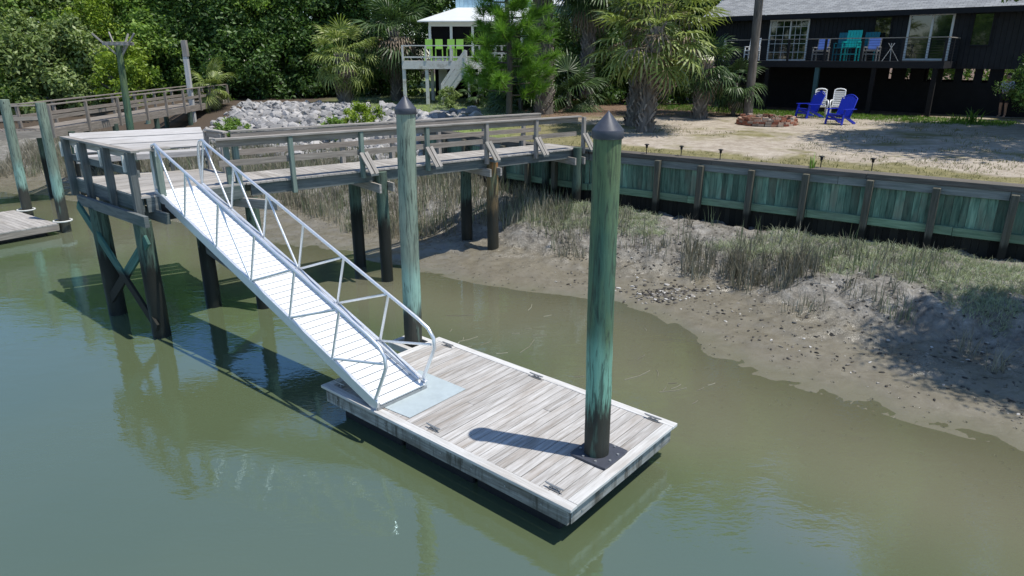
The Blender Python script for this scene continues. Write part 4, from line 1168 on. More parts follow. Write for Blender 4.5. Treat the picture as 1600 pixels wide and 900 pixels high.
palm('cabbage_palm', b_.x, b_.y, (b_.x, b_.y, 5.35), .40, .34, 0.95, 46, M['palm'], 'pale shaggy cabbage palm alone left of the raised porch house', dead=10, seed=8, wid=.07, nseg=16, droop=.85, pf=1.35)
palm('cabbage_palm', -6.9, 42.5, (-6.9, 42.5, 6.6), .3, .26, 1.7, 30, M['palm_dk'], 'shaded palm with brown hanging fronds at the left end of the raised deck', dead=18, seed=9, wid=.08)
b_ = P(335, 165, 2.6)
palm('palmetto', b_.x - .3, b_.y, (b_.x - .1, b_.y, 3.7), .09, .08, 0.85, 14, M['palm'], 'young palmetto beside the pale post at the end of the boardwalk', boots=None, dead=3, seed=10)
palm('palmetto', 2.7, 33.6, (2.7, 33.6, 3.6), .1, .1, 1.4, 20, M['palm_dk'], 'low dark palmetto between the two booted trunks', boots=None, dead=3, seed=11)
palm('palmetto', .4, 33.2, (.4, 33.2, 3.3), .1, .1, 1.3, 18, M['palm_dk'], 'low dark palmetto at the foot of the pine', boots=None, dead=3, seed=12)
palm('palmetto', -1.9, 37.0, (-1.7, 37.0, 3.3), .1, .1, .7, 14, M['palm_dk'], 'small dark palmetto at the foot of the white stairs', boots=None, dead=1, seed=13)
palm('cabbage_palm', 20.2, 25.0, (19.6, 24.9, 5.0), .25, .2, 1.1, 34, M['palm_dk'], 'dark palm hanging over the person at the right edge', dead=3, seed=14, wid=.06)

# pine
def pine(name, x, y, h, label):
    r = np.random.RandomState(5); zb = float(yard_h(x, y)); root = empty(name, (x, y, zb - .05), 0, label, 'pine tree')
    mb = MB(); mb.tube([V(0, 0, 0), V(.05, 0, h * .3), V(-.1, .05, h * .65), V(.05, 0, h)], [.13, .11, .08, .02], 9)
    tu = []; 
    for i in range(46):
        t = .14 + .84 * i / 46; z = h * t; L = 2.1 * (1.08 - t * .7) * r.uniform(.6, 1.15); an = i * 2.4 + r.uniform(-.3, .3)
        d = V(cos(an), sin(an), 0); s0 = V(0, 0, z); e = s0 + d * L + V(0, 0, L * .22); m_ = s0 + d * L * .5 + V(0, 0, L * .02)
        mb.tube([s0, m_, e], [.035, .022, .01], 6)
        for k in range(6):
            tt_ = 1 - k * .13; b = m_.lerp(e, max(0, (tt_ - .5) * 2)) + V(r.uniform(-.3, .3), r.uniform(-.3, .3), r.uniform(-.1, .25)) * (0 if k == 0 else 1)
            tu.append((b, (d * .6 + V(r.uniform(-.5, .5), r.uniform(-.5, .5), .75)).normalized()))
    mb.build('trunk', M['bark'], root, world=False)
    qs = []
    for b, ax in tu:
        n_ = 130; dd = nrm(np.array(ax) * .9 + r.randn(n_, 3) * .55); L = r.uniform(.25, .5, n_)[:, None]
        s0 = np.array(b) + np.array(ax) * r.uniform(-.22, .12, n_)[:, None]
        a = nrm(np.cross(dd, r.randn(n_, 3))) *  .009; tip = s0 + dd * L - np.array([0, 0, 1]) * L * .12
        qs.append(np.stack([s0 - a, s0 + a, tip + a * .4, tip - a * .4], 1))
    link_mesh('needles', quad_mesh('needles', np.concatenate(qs)), M['needle'], root, False)
    return root
b_ = P(795, 189, 2.7)
pine('pine_tree', b_.x, b_.y, 7.6, 'airy young pine with bright needle tufts in front of the raised porch house')

# broadleaf wall of trees behind
TREES = [
 ('oak_tree', 'oak_c', -75, 43.0, 4.4, 1.15, 'leaf_grey', 'greyish green tree cut by the left edge of the photo'),
 ('oak_tree', 'oak_a', 25, 46.0, 5.0, 1.2, 'leaf_mid', 'mid green rounded tree at the far left above the boardwalk'),
 ('oak_tree', 'oak_b', 105, 47.5, 5.2, 1.25, 'leaf_grey', 'greyish tangled tree behind the left boardwalk, left of the nest pole'),
 ('bright_tree', 'bright', 188, 41.2, 1.9, .9, 'leaf_bright', 'yellow green leafy sapling tree just behind the nest pole'),
 ('bright_tree', 'bright', 150, 43.5, 4.3, .8, 'leaf_bright', 'upper yellow green sapling crown above and left of the nest tray'),
 ('oak_tree', 'oak_a', 250, 48.0, 4.9, 1.1, 'leaf_mid', 'fresh green tree between the nest pole and the pale post'),
 ('oak_tree', 'oak_c', 345, 49.0, 5.6, 1.3, 'leaf_dark', 'dark tree rising behind the pale post'),
 ('oak_tree', 'oak_b', 425, 50.0, 6.3, 1.2, 'leaf_mid', 'mid green tree left of the pale shaggy palm'),
 ('oak_tree', 'oak_a', 520, 51.0, 6.4, 1.3, 'leaf_dark', 'dark tree standing behind the pale shaggy palm'),
 ('oak_tree', 'oak_c', 612, 50.0, 6.4, 1.2, 'leaf_dark', 'dark tree touching the left side of the raised porch house'),
 ('oak_tree', 'oak_b', 690, 60.0, 8.4, 1.1, 'leaf_mid', 'tree top showing above the white porch roof'),
 ('oak_tree', 'oak_a', 960, 50.0, 6.0, 1.35, 'leaf_dark', 'dark tree behind the broad palm, between the two houses'),
 ('oak_tree', 'oak_c', 1050, 47.0, 5.6, 1.2, 'leaf_dark', 'dark tree against the left end of the shingled roof'),
 ('oak_tree', 'oak_b', 850, 60.0, 11.5, 1.5, 'leaf_dark', 'tall dark tree behind the pale blue house'),
 ('oak_tree', 'oak_a', 1700, 24.5, 6.4, .74, 'leaf_mid', 'bright edged tree leaning in over the right edge of the photo'),
 ('oak_tree', 'oak_c', 1330, 52.0, 4.6, 1.2, 'leaf_mid', 'tree glimpsed through the gap under the middle of the dark house'),
 ('oak_tree', 'oak_b', 1500, 49.0, 4.6, 1.2, 'leaf_mid', 'tree glimpsed through the gap under the right end of the dark house'),
]
for nm, kd, u, Y_, zc, sc, mt, lb in TREES:
    x = (u - 800) / F * Y_ / 1.06
    tree(nm, kd, x, Y_, zc, sc, M[mt], lb, trunk_r=.2)
TALL = [(-33, 58, 10.0, 1.6, 'oak_b', 'leaf_mid', 'tall tree forming the skyline at the far left'), (-24, 60, 11.0, 1.6, 'oak_a', 'leaf_mid', 'tall tree behind the greyish tree left of the nest pole'),
        (-15.5, 60, 12.0, 1.6, 'oak_c', 'leaf_mid', 'tall tree behind the pale post'), (-9.5, 61, 13.0, 1.6, 'oak_b', 'leaf_dark', 'tall dark tree behind the shaggy palm'), (-2.5, 66, 15.0, 1.7, 'oak_a', 'leaf_mid', 'tall tree behind the pale blue upper storey'),
        (8.5, 54, 15.0, 1.8, 'oak_c', 'leaf_dark', 'tall dark tree filling the gap between the two houses'), (14.0, 47, 17.0, 2.0, 'oak_b', 'leaf_mid', 'tall tree whose crown hangs above the left end of the dark house'),
        (26, 46, 18, 2.1, 'oak_a', 'leaf_mid', 'tall tree behind the right end of the dark house')]
for x, y, zc, sc, kd, mt, lb in TALL:
    tree('oak_tree', kd, x, y, zc, sc, M[mt], lb, trunk_r=.28)
SHR = [(-30, 41.5, 1.7, 1.5, 'shrub_a', 'leaf_mid', 'low green shrub at the left edge behind the boardwalk rail'), (48, 42.0, 1.8, 1.5, 'shrub_b', 'leaf_grey', 'greyish shrub behind the left boardwalk rail'),
       (118, 43.0, 1.9, 1.5, 'shrub_a', 'leaf_grey', 'grey green shrub behind the boardwalk left of the nest pole'), (185, 44.5, 1.4, 1.3, 'shrub_b', 'leaf_mid', 'green shrub low behind the nest pole'),
       (245, 45.0, 2.1, 1.5, 'shrub_a', 'leaf_mid', 'green shrub right of the nest pole above the boardwalk'), (300, 46.0, 1.9, 1.5, 'shrub_b', 'leaf_dark', 'dark shrub behind the top end of the boardwalk'),
       (365, 45.5, 1.7, 1.4, 'shrub_b', 'leaf_dark', 'dark shrub right of the young palmetto at the boardwalk end'), (412, 46.0, 1.7, 1.5, 'shrub_a', 'leaf_dark', 'dark undergrowth shrub above the left part of the riprap'),
       (462, 47.0, 1.8, 1.5, 'shrub_b', 'leaf_dark', 'dark undergrowth shrub just left of the shaggy palm'), (510, 48.0, 1.7, 1.5, 'shrub_a', 'leaf_dark', 'dark undergrowth shrub behind the trunk of the shaggy palm'),
       (560, 47.5, 1.7, 1.4, 'shrub_b', 'leaf_dark', 'dark undergrowth shrub right of the shaggy palm'), (606, 46.5, 1.8, 1.3, 'shrub_a', 'leaf_dark', 'dark undergrowth shrub against the left post of the raised deck'),
       (895, 40.0, 1.9, 1.3, 'shrub_a', 'leaf_dark', 'dark shrub under the pale green wall'), (945, 39.0, 1.6, 1.2, 'shrub_b', 'leaf_dark', 'dark shrub left of the trunk of the broad palm'), (1040, 38.5, 1.5, 1.2, 'shrub_a', 'leaf_dark', 'dark shrub right of the trunk of the broad palm'),
       (800, 35.2, .8, .7, 'shrub_b', 'leaf_dark', 'dark shrub under the pine in front of the white stairs'), (832, 35.5, 1.2, .85, 'shrub_a', 'leaf_dark', 'dark shrub right of the pine trunk'),
       (1640, 28.0, 1.2, .6, 'shrub_a', 'leaf_dark', 'dark shrub at the right edge behind the person'), (1712, 22.0, 2.0, .8, 'shrub_b', 'leaf_mid', 'leafy shrub leaning in at the right edge of the yard')]
for u, Y_, zc, sc, kd, mt, lb in SHR:
    tree('shrub', kd, (u - 800) / F * Y_ / 1.06, Y_, zc, sc, M[mt], lb, 'shrub', trunk_r=.07, limbs=4)
for u, v, sc, kd, mt, lb in ((566, 200, 1.0, 'bushlet', 'leaf_bright', 'bright yellow green bush growing among the riprap stones'), (524, 202, .72, 'bushlet', 'leaf_mid', 'smaller green weed bush left of the bright bush on the riprap'),
                     (362, 202, .85, 'bushlet', 'leaf_mid', 'green weed clump on the riprap right of the pale post'), (700, 190, .7, 'bushlet', 'leaf_grey', 'dull weed clump at the right end of the riprap')):
    q_ = P(u, v, 2.05); tree('bush', kd, q_.x, q_.y, .75 * sc, sc, M[mt], lb, 'bush', trunk_r=.03, limbs=3)
# trees just outside the right edge whose shade falls on the mud and the yard
tree('oak_tree', 'oak_c', 11.7, 9.7, 5.4, .6, M['leaf_mid'], 'tree beyond the right edge shading the mud', trunk_r=.18)
tree('oak_tree', 'oak_b', 18.3, 20.2, 10.4, 1.1, M['leaf_mid'], 'tree beyond the right edge dappling the yard', trunk_r=.18)
for x, y, kd, lb in ((-34, -30, 'oak_a', 'tree on the opposite bank mirrored in the glass doors'), (-46, -24, 'oak_b', 'second tree on the opposite bank, farther left'), (-24, -38, 'oak_c', 'third tree on the opposite bank behind the viewer')):
    tree('oak_tree', kd, x, y, 5.0, 1.7, M['leaf_mid'], lb, trunk_r=.25, ground=0.0)
# lily plants
for i, (u, v, lb) in enumerate(((1516, 200, 'strappy green lily plant at the right side of the yard'), (1492, 196, 'smaller strappy plant left of the lily'), (1268, 262, 'single green sprout on the bulkhead edge'))):
    q_ = P(u, v, 2.62); K = 40 if i < 2 else 10
    base = np.stack([q_.x + RS.randn(K) * (.12 if i < 2 else .04), q_.y + RS.randn(K) * (.12 if i < 2 else .04), np.full(K, float(yard_h(q_.x, q_.y)) - .02)], -1)
    o = blades('lily_plant', base, RS.uniform(.3, .75, K) * (1 if i == 0 else .6), RS.uniform(.03, .05, K), .9, M['lily'], lb, 'plant', .3); del o['kind']

# ------------------------------------------------------------------ dark house on the right
HR_, ha, hb = V(17.75, 29.6, 0), V(-.755, .655, 0).normalized(), V(.655, .755, 0).normalized()
def H(a, b, z): return HR_ + ha * a + hb * b + V(0, 0, z)
hz = V(0, 0, 1)
dh = empty('dark_house', H(5, 6, 2.6), 0, 'charcoal raised house with grey shingle roof and a cable railed deck', 'house')
def hbox(mb, a0, a1, b0, b1, z0, z1): mb.obox(H((a0 + a1) / 2, (b0 + b1) / 2, (z0 + z1) / 2), ha, hb, hz, (abs(a1 - a0), abs(b1 - b0), abs(z1 - z0)))
mb = MB(); hbox(mb, -9, 11.3, 2.6, 11, 4.68, 7.12); mb.build('wall', M['siding_dark'], dh)
mb = MB()
sl = .42
def rpt(a, b): return H(a, b, 7.16 + (b - 2.05) * sl)
mb._add([rpt(-9.5, 2.05), rpt(11.9, 2.05), rpt(11.9, 6.9), rpt(-9.5, 6.9), H(11.9, 11.7, 7.2), H(-9.5, 11.7, 7.2)],
        [(0, 3, 2, 1), (3, 5, 4, 2)], [[(0, 0), (0, 5.26), (21.4, 5.26), (21.4, 0)], [(0, 6), (0, 11.2), (21.4, 11.2), (21.4, 6)]])
mb.build('roof', M['shingle'], dh)
mb = MB(); hbox(mb, -9.5, 11.95, 2.02, 2.06, 6.93, 7.15); hbox(mb, -9.5, 11.9, 2.06, 2.6, 6.95, 6.98)
mb._add([H(11.88, 2.06, 7.1), H(11.88, 11.7, 7.1), H(11.88, 6.9, 9.1)], [(0, 1, 2)], [[(0, 0), (9, 0), (4, 2)]])
mb.build('fascia', M['charcoal'], dh)
mb = MB(); hbox(mb, 0, 9.6, 0.04, 2.58, 4.93, 5.0); hbox(mb, 0, 9.6, -.02, .04, 4.72, 5.0); hbox(mb, -.04, .0, -.02, 2.6, 4.72, 5.0); mb.build('deck', M['charcoal'], dh)
mb = MB(); hbox(mb, -9, 2.6, 2.7, 2.8, 2.5, 4.12); hbox(mb, 2.6, 11.2, 2.7, 2.8, 2.5, 4.5); hbox(mb, -9, 11.2, 10.8, 10.9, 2.5, 4.0)
for k in range(16): hbox(mb, -8.6 + k * .75, -8.2 + k * .75 + random.uniform(-.1, .2), 2.71, 2.79, 4.12, 4.68)
hbox(mb, 2.6, 11.2, 2.705, 2.795, 4.5, 4.68); mb.build('under_wall', M['charcoal_dk'], dh)
for a in (.25, 2.6, 5.0, 7.3, 9.4):
    for b in (.12,):
        mb = MB(); hbox(mb, a - .09, a + .09, b - .09, b + .09, 2.5, 4.72); mb.build('deck_post', M['tealpost' if abs(a - 5.0) < .1 else 'charcoal_dk'], dh)
for a in (-6, -3, 1.2, 4.2, 7.2, 10.2):
    mb = MB(); hbox(mb, a - .13, a + .13, 3.0, 3.26, 2.5, 4.68); mb.build('pile', M['charcoal_dk'], dh)
mb = MB(); mb.bar(H(0, .02, 5.95), H(9.6, .02, 5.95), .09, .035); mb.bar(H(0, .07, 5.95), H(0, 2.5, 5.95), .09, .035); mb.build('top_rail', M['pier_grey'], dh)
mb = MB()
for z in np.linspace(5.1, 5.85, 8):
    mb.tube([H(0, .02, z), H(9.6, .02, z)], .006, 5); mb.tube([H(0, .02, z), H(0, 2.5, z)], .006, 5)
mb.build('cable', M['charcoal'], dh)
for a in (.02, 1.6, 3.2, 4.75, 6.4, 8.0, 9.55):
    mb = MB(); hbox(mb, a - .045, a + .045, -.03, .06, 4.95, 5.93); mb.build('rail_post', M['charcoal' if a < 7 else 'white_dirty'], dh)
for b in (1.3, 2.45):
    mb = MB(); hbox(mb, -.06, .03, b - .04, b + .04, 4.95, 5.93); mb.build('rail_post', M['charcoal'], dh)
def window(a0, a1, z0, z1, frame='white', mull=(), panes=True, name='window', fw=.07):
    fr = MB()
    hbox(fr, a0, a1, 2.53, 2.62, z1 - fw, z1); hbox(fr, a0, a1, 2.53, 2.62, z0, z0 + fw)
    hbox(fr, a0, a0 + fw, 2.53, 2.62, z0 + fw, z1 - fw); hbox(fr, a1 - fw, a1, 2.53, 2.62, z0 + fw, z1 - fw)
    for m_ in mull: hbox(fr, m_ - fw * .5, m_ + fw * .5, 2.535, 2.615, z0 + fw, z1 - fw)
    o = fr.build(name, M[frame], dh, .004)
    g_ = MB(); hbox(g_, a0 + fw, a1 - fw, 2.585, 2.6, z0 + fw, z1 - fw); g_.build('pane', M['glass'], o)
    return o
sg = window(6.45, 8.4, 4.98, 6.93, 'white', (7.35,), name='sliding_door')
mb = MB()
for z in np.linspace(5.4, 6.6, 4): hbox(mb, 6.52, 8.33, 2.572, 2.585, z - .012, z + .012)
for a in (6.85, 7.1, 7.7, 8.05): hbox(mb, a - .012, a + .012, 2.565, 2.572, 5.05, 6.86)
mb.build('muntin', M['white'], sg)
window(.32, 2.1, 5.02, 7.0, 'white', (1.15,), name='sliding_door', fw=.09)
window(2.75, 3.55, 5.9, 6.95, 'charcoal')
window(-1.15, -.35, 5.6, 7.0, 'charcoal')
# things on the dark deck
def deck_chair(name, a, b, mat, label, hgt=1.25, wd_=.62, face=1, group=None):
    c = H(a, b, 5.0); root = empty(name, c, atan2(ha.y, ha.x), label, 'chair', group)
    mb = MB(); mb.box(V(0, 0, hgt * .45), (wd_, .5, .05)); mb.build('seat', mat, root, .004, False)
    mb = MB()
    for k in range(5): mb.bar(V(-wd_ / 2 + wd_ * (k + .5) / 5, .22 * -face, hgt * .45), V(-wd_ / 2 + wd_ * (k + .5) / 5, .34 * -face, hgt), wd_ / 5 - .012, .03)
    mb.build('backrest', mat, root, 0, False)
    for sx in (-1, 1):
        mb = MB(); mb.bar(V(sx * wd_ / 2, -.26, hgt * .62), V(sx * wd_ / 2, .3, hgt * .62), .08, .03); mb.build('armrest', mat, root, 0, False)
        for sy in (-.25, .25):
            mb = MB(); mb.bar(V(sx * wd_ / 2, sy, 0), V(sx * wd_ / 2, sy, hgt * .62), .05, .05); mb.build('leg', mat, root, 0, False)
    mb = MB(); mb.bar(V(-wd_ / 2, .25, .3), V(wd_ / 2, .25, .3), .03, .05); mb.bar(V(-wd_ / 2, -.25, .3), V(wd_ / 2, -.25, .3), .03, .05); mb.build('footrest', mat, root, 0, False)
    return root
deck_chair('tall_chair', 3.95, 1.0, M['teal'], 'bright teal tall deck chair in front of two darker teal ones', 1.32)
deck_chair('tall_chair', 4.55, 1.8, M['teal_dk'], 'dark teal tall deck chair left of the bright one', 1.25)
deck_chair('tall_chair', 3.4, 1.8, M['teal_dk'], 'dark teal tall deck chair right of the bright one', 1.25)
def sling_chair(a, b, label, towel):
    root = deck_chair('patio_chair', a, b, M['sling'], label, .95, .55)
    mb_ = MB(); mb_.bar(V(0, -.195, .5), V(0, -.315, .975), .44, .03, up=(0, 1, 0)); mb_.box(V(0, -.345, .975), (.44, .08, .03))
    o = mb_.build('towel', M['towel'], None, 0, False); o.matrix_world = parent_matrix(root); tag(o, towel, 'towel')
sling_chair(5.15, .7, 'grey patio chair with blue towel by the middle deck rail post', 'blue towel hung on the grey chair left of the teal chairs')
sling_chair(2.95, .6, 'grey patio chair with blue towel right of the teal chairs', 'blue towel hung on the grey chair right of the teal chairs')
deck_chair('patio_chair', 8.55, 1.0, M['resin'], 'white patio chair at the left end of the deck beside the trunk', 1.05, .55)
root = empty('folded_stand', H(2.15, .6, 5.0), 0, 'thin dark folded stand leaning on the deck by the sliding door', 'stand')
mb = MB()
for k in (-.35, 0, .35): mb.tube([V(k, 0, 0), V(-k * .4, .1, .75)], .018, 6)
mb.build('leg', M['galv'], root, 0, False)

# ------------------------------------------------------------------ raised porch house on the left
GO = V(-5.95, 38.85, 0)
gh = empty('porch_house', GO + V(4, 5, 2.7), 0, 'pale raised house with white metal porch roof, deck and white stairs', 'house')
def gbox(mb, a0, a1, b0, b1, z0, z1): mb.box(GO + V((a0 + a1) / 2, (b0 + b1) / 2, (z0 + z1) / 2), (abs(a1 - a0), abs(b1 - b0), abs(z1 - z0)))
mb = MB(); gbox(mb, 0, 6.6, .0, .05, 4.55, 4.97); gbox(mb, 0, 6.6, .05, 3.0, 4.9, 4.97); gbox(mb, 0, .05, .05, 3, 4.6, 4.9); mb.build('deck', M['white_dirty'], gh)
for a, b in ((.08, .15), (1.32, .15), (2.68, .15), (4.2, .15), (5.6, .15), (6.5, .15), (1.3, 2.9), (4.2, 2.9)):
    mb = MB(); gbox(mb, a - .09, a + .09, b - .09, b + .09, 2.5, 4.6); mb.build('deck_post', M['white_dirty'], gh)
mb = MB(); gbox(mb, 0, 6.6, -.02, .1, 5.72, 5.77); gbox(mb, 0, 6.6, .02, .06, 5.12, 5.2); gbox(mb, 0, .1, .1, 2.2, 5.72, 5.77); gbox(mb, .02, .06, .1, 2.2, 5.12, 5.2); mb.build('deck_rail', M['white_dirty'], gh)
for a in (.06, 1.3, 2.65, 4.2, 5.4, 6.5):
    mb = MB(); gbox(mb, a - .05, a + .05, -.03, .07, 4.97, 5.72); mb.build('rail_post', M['white_dirty'], gh)
mb = MB(); gbox(mb, 1.3, 6.6, 1.9, 4.5, 5.0, 5.08); gbox(mb, 1.3, 6.6, 1.84, 1.94, 6.78, 7.08)
for a in (1.36, 2.55, 3.75, 5.0, 6.5): gbox(mb, a - .07, a + .07, 1.83, 1.95, 5.08, 6.78)
mb.build('porch_frame', M['white'], gh)
mb = MB(); gbox(mb, 1.4, 6.5, 1.96, 1.99, 5.08, 6.78); gbox(mb, 1.38, 1.41, 2.0, 4.4, 5.08, 6.78); mb.build('porch_screen', M['screen'], gh)
mb = MB()
e = [GO + V(.75, 1.35, 7.05), GO + V(7.2, 1.35, 7.05), GO + V(7.2, 5.0, 7.95), GO + V(2.7, 5.0, 7.95), GO + V(.75, 5.0, 7.05)]
mb.poly([e[0], e[1], e[2], e[3]], .06); mb.poly([e[0], e[3], e[4]], .05); mb.build('porch_roof', M['metal_roof'], gh)
mb = MB(); gbox(mb, 2.6, 11.5, 5.0, 13, 4.7, 11.0); mb.build('wall', M['siding_blue'], gh)
mb = MB(); gbox(mb, 1.3, 6.6, 4.4, 4.95, 2.5, 4.9); mb.build('under_wall', M['screen'], gh)
mb = MB(); gbox(mb, 1.6, 2.1, 3.6, 4.1, 2.5, 4.9); mb.build('chimney_base', M['white'], gh)
def gwin(a0, a1, z0, z1, b):
    f_ = MB(); t = .08
    gbox(f_, a0, a1, b - .06, b + .02, z1 - t, z1); gbox(f_, a0, a1, b - .06, b + .02, z0, z0 + t); gbox(f_, a0, a0 + t, b - .06, b + .02, z0 + t, z1 - t); gbox(f_, a1 - t, a1, b - .06, b + .02, z0 + t, z1 - t)
    gbox(f_, (a0 + a1) / 2 - .03, (a0 + a1) / 2 + .03, b - .05, b + .01, z0 + t, z1 - t)
    o = f_.build('window', M['white'], gh); g_ = MB(); gbox(g_, a0 + t, a1 - t, b - .03, b - .015, z0 + t, z1 - t); g_.build('pane', M['glass'], o)
gwin(3.3, 4.7, 8.6, 10.0, 5.0)
wx0, wx1 = PY(840, 40, 45).x - GO.x, PY(912, 40, 45).x - GO.x
mb = MB(); gbox(mb, wx0, wx1, 4.2, 9, 2.6, 8.0); mb.build('side_wing', M['siding_green'], gh)
gwin(PY(862, 40, 43).x - GO.x, PY(879, 40, 43).x - GO.x, PY(862, 58, 43).z, PY(862, 35, 43).z, 4.2)
mb = MB(); mb.poly([GO + V(wx0 - .4, 3.8, 8.05), GO + V(wx1 + .4, 3.8, 8.05), GO + V(wx1 + .4, 6.5, 8.9), GO + V(wx0 - .4, 6.5, 8.9)], .08); mb.build('wing_roof', M['metal_roof'], gh)
sa, sb = PY(692, 160, 38.2), PY(728, 108, 38.2); sa = Vector(sa); sb = Vector(sb)
mb = MB()
for s_ in (-.45, .45): mb.bar(sa + V(0, s_, .05), sb + V(0, s_, .0), .05, .26)
for i in range(9):
    c = sa.lerp(sb, i / 9 + .04); mb.box(c + V(0, 0, .08), (.26, .86, .04))
st_ = mb.build('stairs', M['white_dirty'], gh)
mb = MB()
for s_ in (-.48, .48):
    mb.bar(sa + V(.0, s_, .95), sb + V(0, s_, .95), .05, .1); mb.bar(sa + V(.0, s_, .5), sb + V(0, s_, .5), .04, .3); 
    mb.bar(sa + V(.02, s_, -.1), sa + V(.02, s_, .95), .1, .1); mb.bar(sb + V(0, s_, -.3), sb + V(0, s_, .95), .1, .1)
mb.build('stair_rail', M['white_dirty'], st_)
mb = MB(); gbox(mb, 3.6, 6.9, -1.2, .0, 4.3, 4.36); gbox(mb, 4.3, 6.9, -1.22, -1.17, 5.3, 5.4); gbox(mb, 4.3, 6.9, -1.22, -1.17, 4.75, 4.85); gbox(mb, 6.75, 6.85, -1.25, -1.15, 2.6, 5.45); gbox(mb, 3.62, 3.74, -1.22, -1.1, 2.6, 5.1); mb.build('stair_landing', M['white_dirty'], gh)
for i, u in enumerate((669, 686, 704, 718)):
    q_ = PY(u, 80, 39.7); c = V(q_.x, 39.7, 4.87)
    root = empty('bar_stool', c, random.uniform(-.1, .1), ['lime green bar stool, leftmost of four on the raised deck', 'lime green bar stool, second from left on the raised deck', 'lime green bar stool, third from left on the raised deck', 'lime green bar stool nearest the pine branches on the raised deck'][i], 'bar stool', 'lime bar stools on the deck')
    if i == 0:
        mb = MB(); mb.box(V(0, 0, .72), (.42, .4, .04)); mb.build('seat', M['lime'], root, .004, False)
        mb = MB(); mb.bar(V(0, .2, .74), V(0, .27, 1.22), .4, .03, up=(0, 1, 0)); mb.build('backrest', M['lime'], root, .004, False)
        for sx in (-.19, .19):
            for sy in (-.18, .18):
                mb = MB(); mb.bar(V(sx, sy, 0), V(sx * .95, sy * .95, .72), .04, .04); mb.build('leg', M['lime'], root, 0, False)
        mb = MB(); mb.bar(V(-.19, -.18, .25), V(.19, -.18, .25), .03, .03); mb.build('footrest', M['lime'], root, 0, False)
        stool0 = root
    else:
        for ch in list(stool0.children):
            c2 = ch.copy(); COL.objects.link(c2); c2.parent = root

# ------------------------------------------------------------------ yard furniture
q_ = P(1205, 200, 2.66); fc = V(q_.x + .15, q_.y + .95, float(yard_h(q_.x, q_.y + .9)))
fp_ = empty('fire_pit', fc, 0, 'low round fire pit of old red bricks on the sandy yard', 'fire pit')
mb = MB()
for row in range(4):
    nb = 30 - row; rr = 1.08 - row * .035
    for k in range(nb):
        if row == 3 and random.random() < .4: continue
        an = 2 * pi * (k + .5 * (row % 2)) / nb + random.uniform(-.02, .02); r2 = rr + random.uniform(-.03, .03)
        mb.box(V(cos(an) * r2, sin(an) * r2, .04 + row * .078), (.21, .11, .07), an + pi / 2 + random.uniform(-.12, .12))
for k in range(26):
    an = random.uniform(0, 6.28); r2 = random.uniform(.6, .95); mb.box(V(cos(an) * r2, sin(an) * r2, .2 + random.uniform(0, .12)), (.2, .1, .07), random.uniform(0, 3))
mb.build('brick_ring', M['brick'], fp_, 0, False)
mb = MB()
for k in range(34):
    an = random.uniform(0, 6.28); r2 = random.uniform(0, .8); a2 = random.uniform(0, 6.28); L = random.uniform(.2, .55)
    p = V(cos(an) * r2, sin(an) * r2, .12 + random.uniform(0, .06)); mb.tube([p, p + V(cos(a2) * L, sin(a2) * L, random.uniform(-.02, .22))], [.018, .008], 5)
mb.build('sticks', M['frond_dead'], fp_, 0, False)
mb = MB(); mb.tube([V(0, 0, .0), V(0, 0, .14), V(0, 0, .18)], [.98, .95, .2], 20); mb.build('ash_bed', M['galv'] if False else plain('ash', (.2, .19, .18), .95), fp_, 0, False)

def adirondack(loc, rz, sc, mat, label):
    """faces local -Y"""
    root = empty('adirondack_chair', loc, rz, label, 'chair'); root.scale = (sc, sc, sc)
    def part(nm, mb, bev=.006): return mb.build(nm, mat, root, bev, False)
    mb = MB()
    for k in range(6):
        t = k / 5; mb.bar(V(-.26, -.38 + t * .5, .38 - t * .13), V(.26, -.38 + t * .5, .38 - t * .13), .095, .022)
    part('seat', mb)
    mb = MB()
    for k in range(7):
        x = -.25 + k * .0835; hgt = .66 + .13 * cos((k - 3) / 3 * pi / 2)
        mb.bar(V(x, .1, .24), V(x * 1.08, .1 + hgt * .42, .24 + hgt), .08, .02, up=(0, 1, 0))
    mb.bar(V(-.27, .25, .55), V(.27, .25, .55), .05, .03)
    pts_ = []
    for k in range(13):
        x = -.29 + .58 * k / 12; hgt = .68 + .13 * cos((x) / .29 * pi / 2); pts_.append(V(x * 1.05, .1 + hgt * .42, .24 + hgt))
    pts_ = [V(-.29, .12, .3)] + pts_ + [V(.29, .12, .3)]
    mb.tube(pts_, .02, 6); part('backrest', mb, 0)
    for s_ in (-1, 1):
        mb = MB(); mb.bar(V(s_ * .33, -.42, .56), V(s_ * .35, .28, .55), .12, .025); part('armrest', mb)
        mb = MB(); mb.bar(V(s_ * .33, -.42, 0), V(s_ * .32, -.32, .55), .1, .035, up=(1, 0, 0)); part('leg', mb)
        mb = MB(); mb.bar(V(s_ * .29, .48, 0), V(s_ * .29, -.34, .36), .035, .1); part('leg', mb)
    mb = MB(); mb.bar(V(-.3, -.37, .2), V(.3, -.37, .2), .03, .08); part('stretcher', mb)
    return root
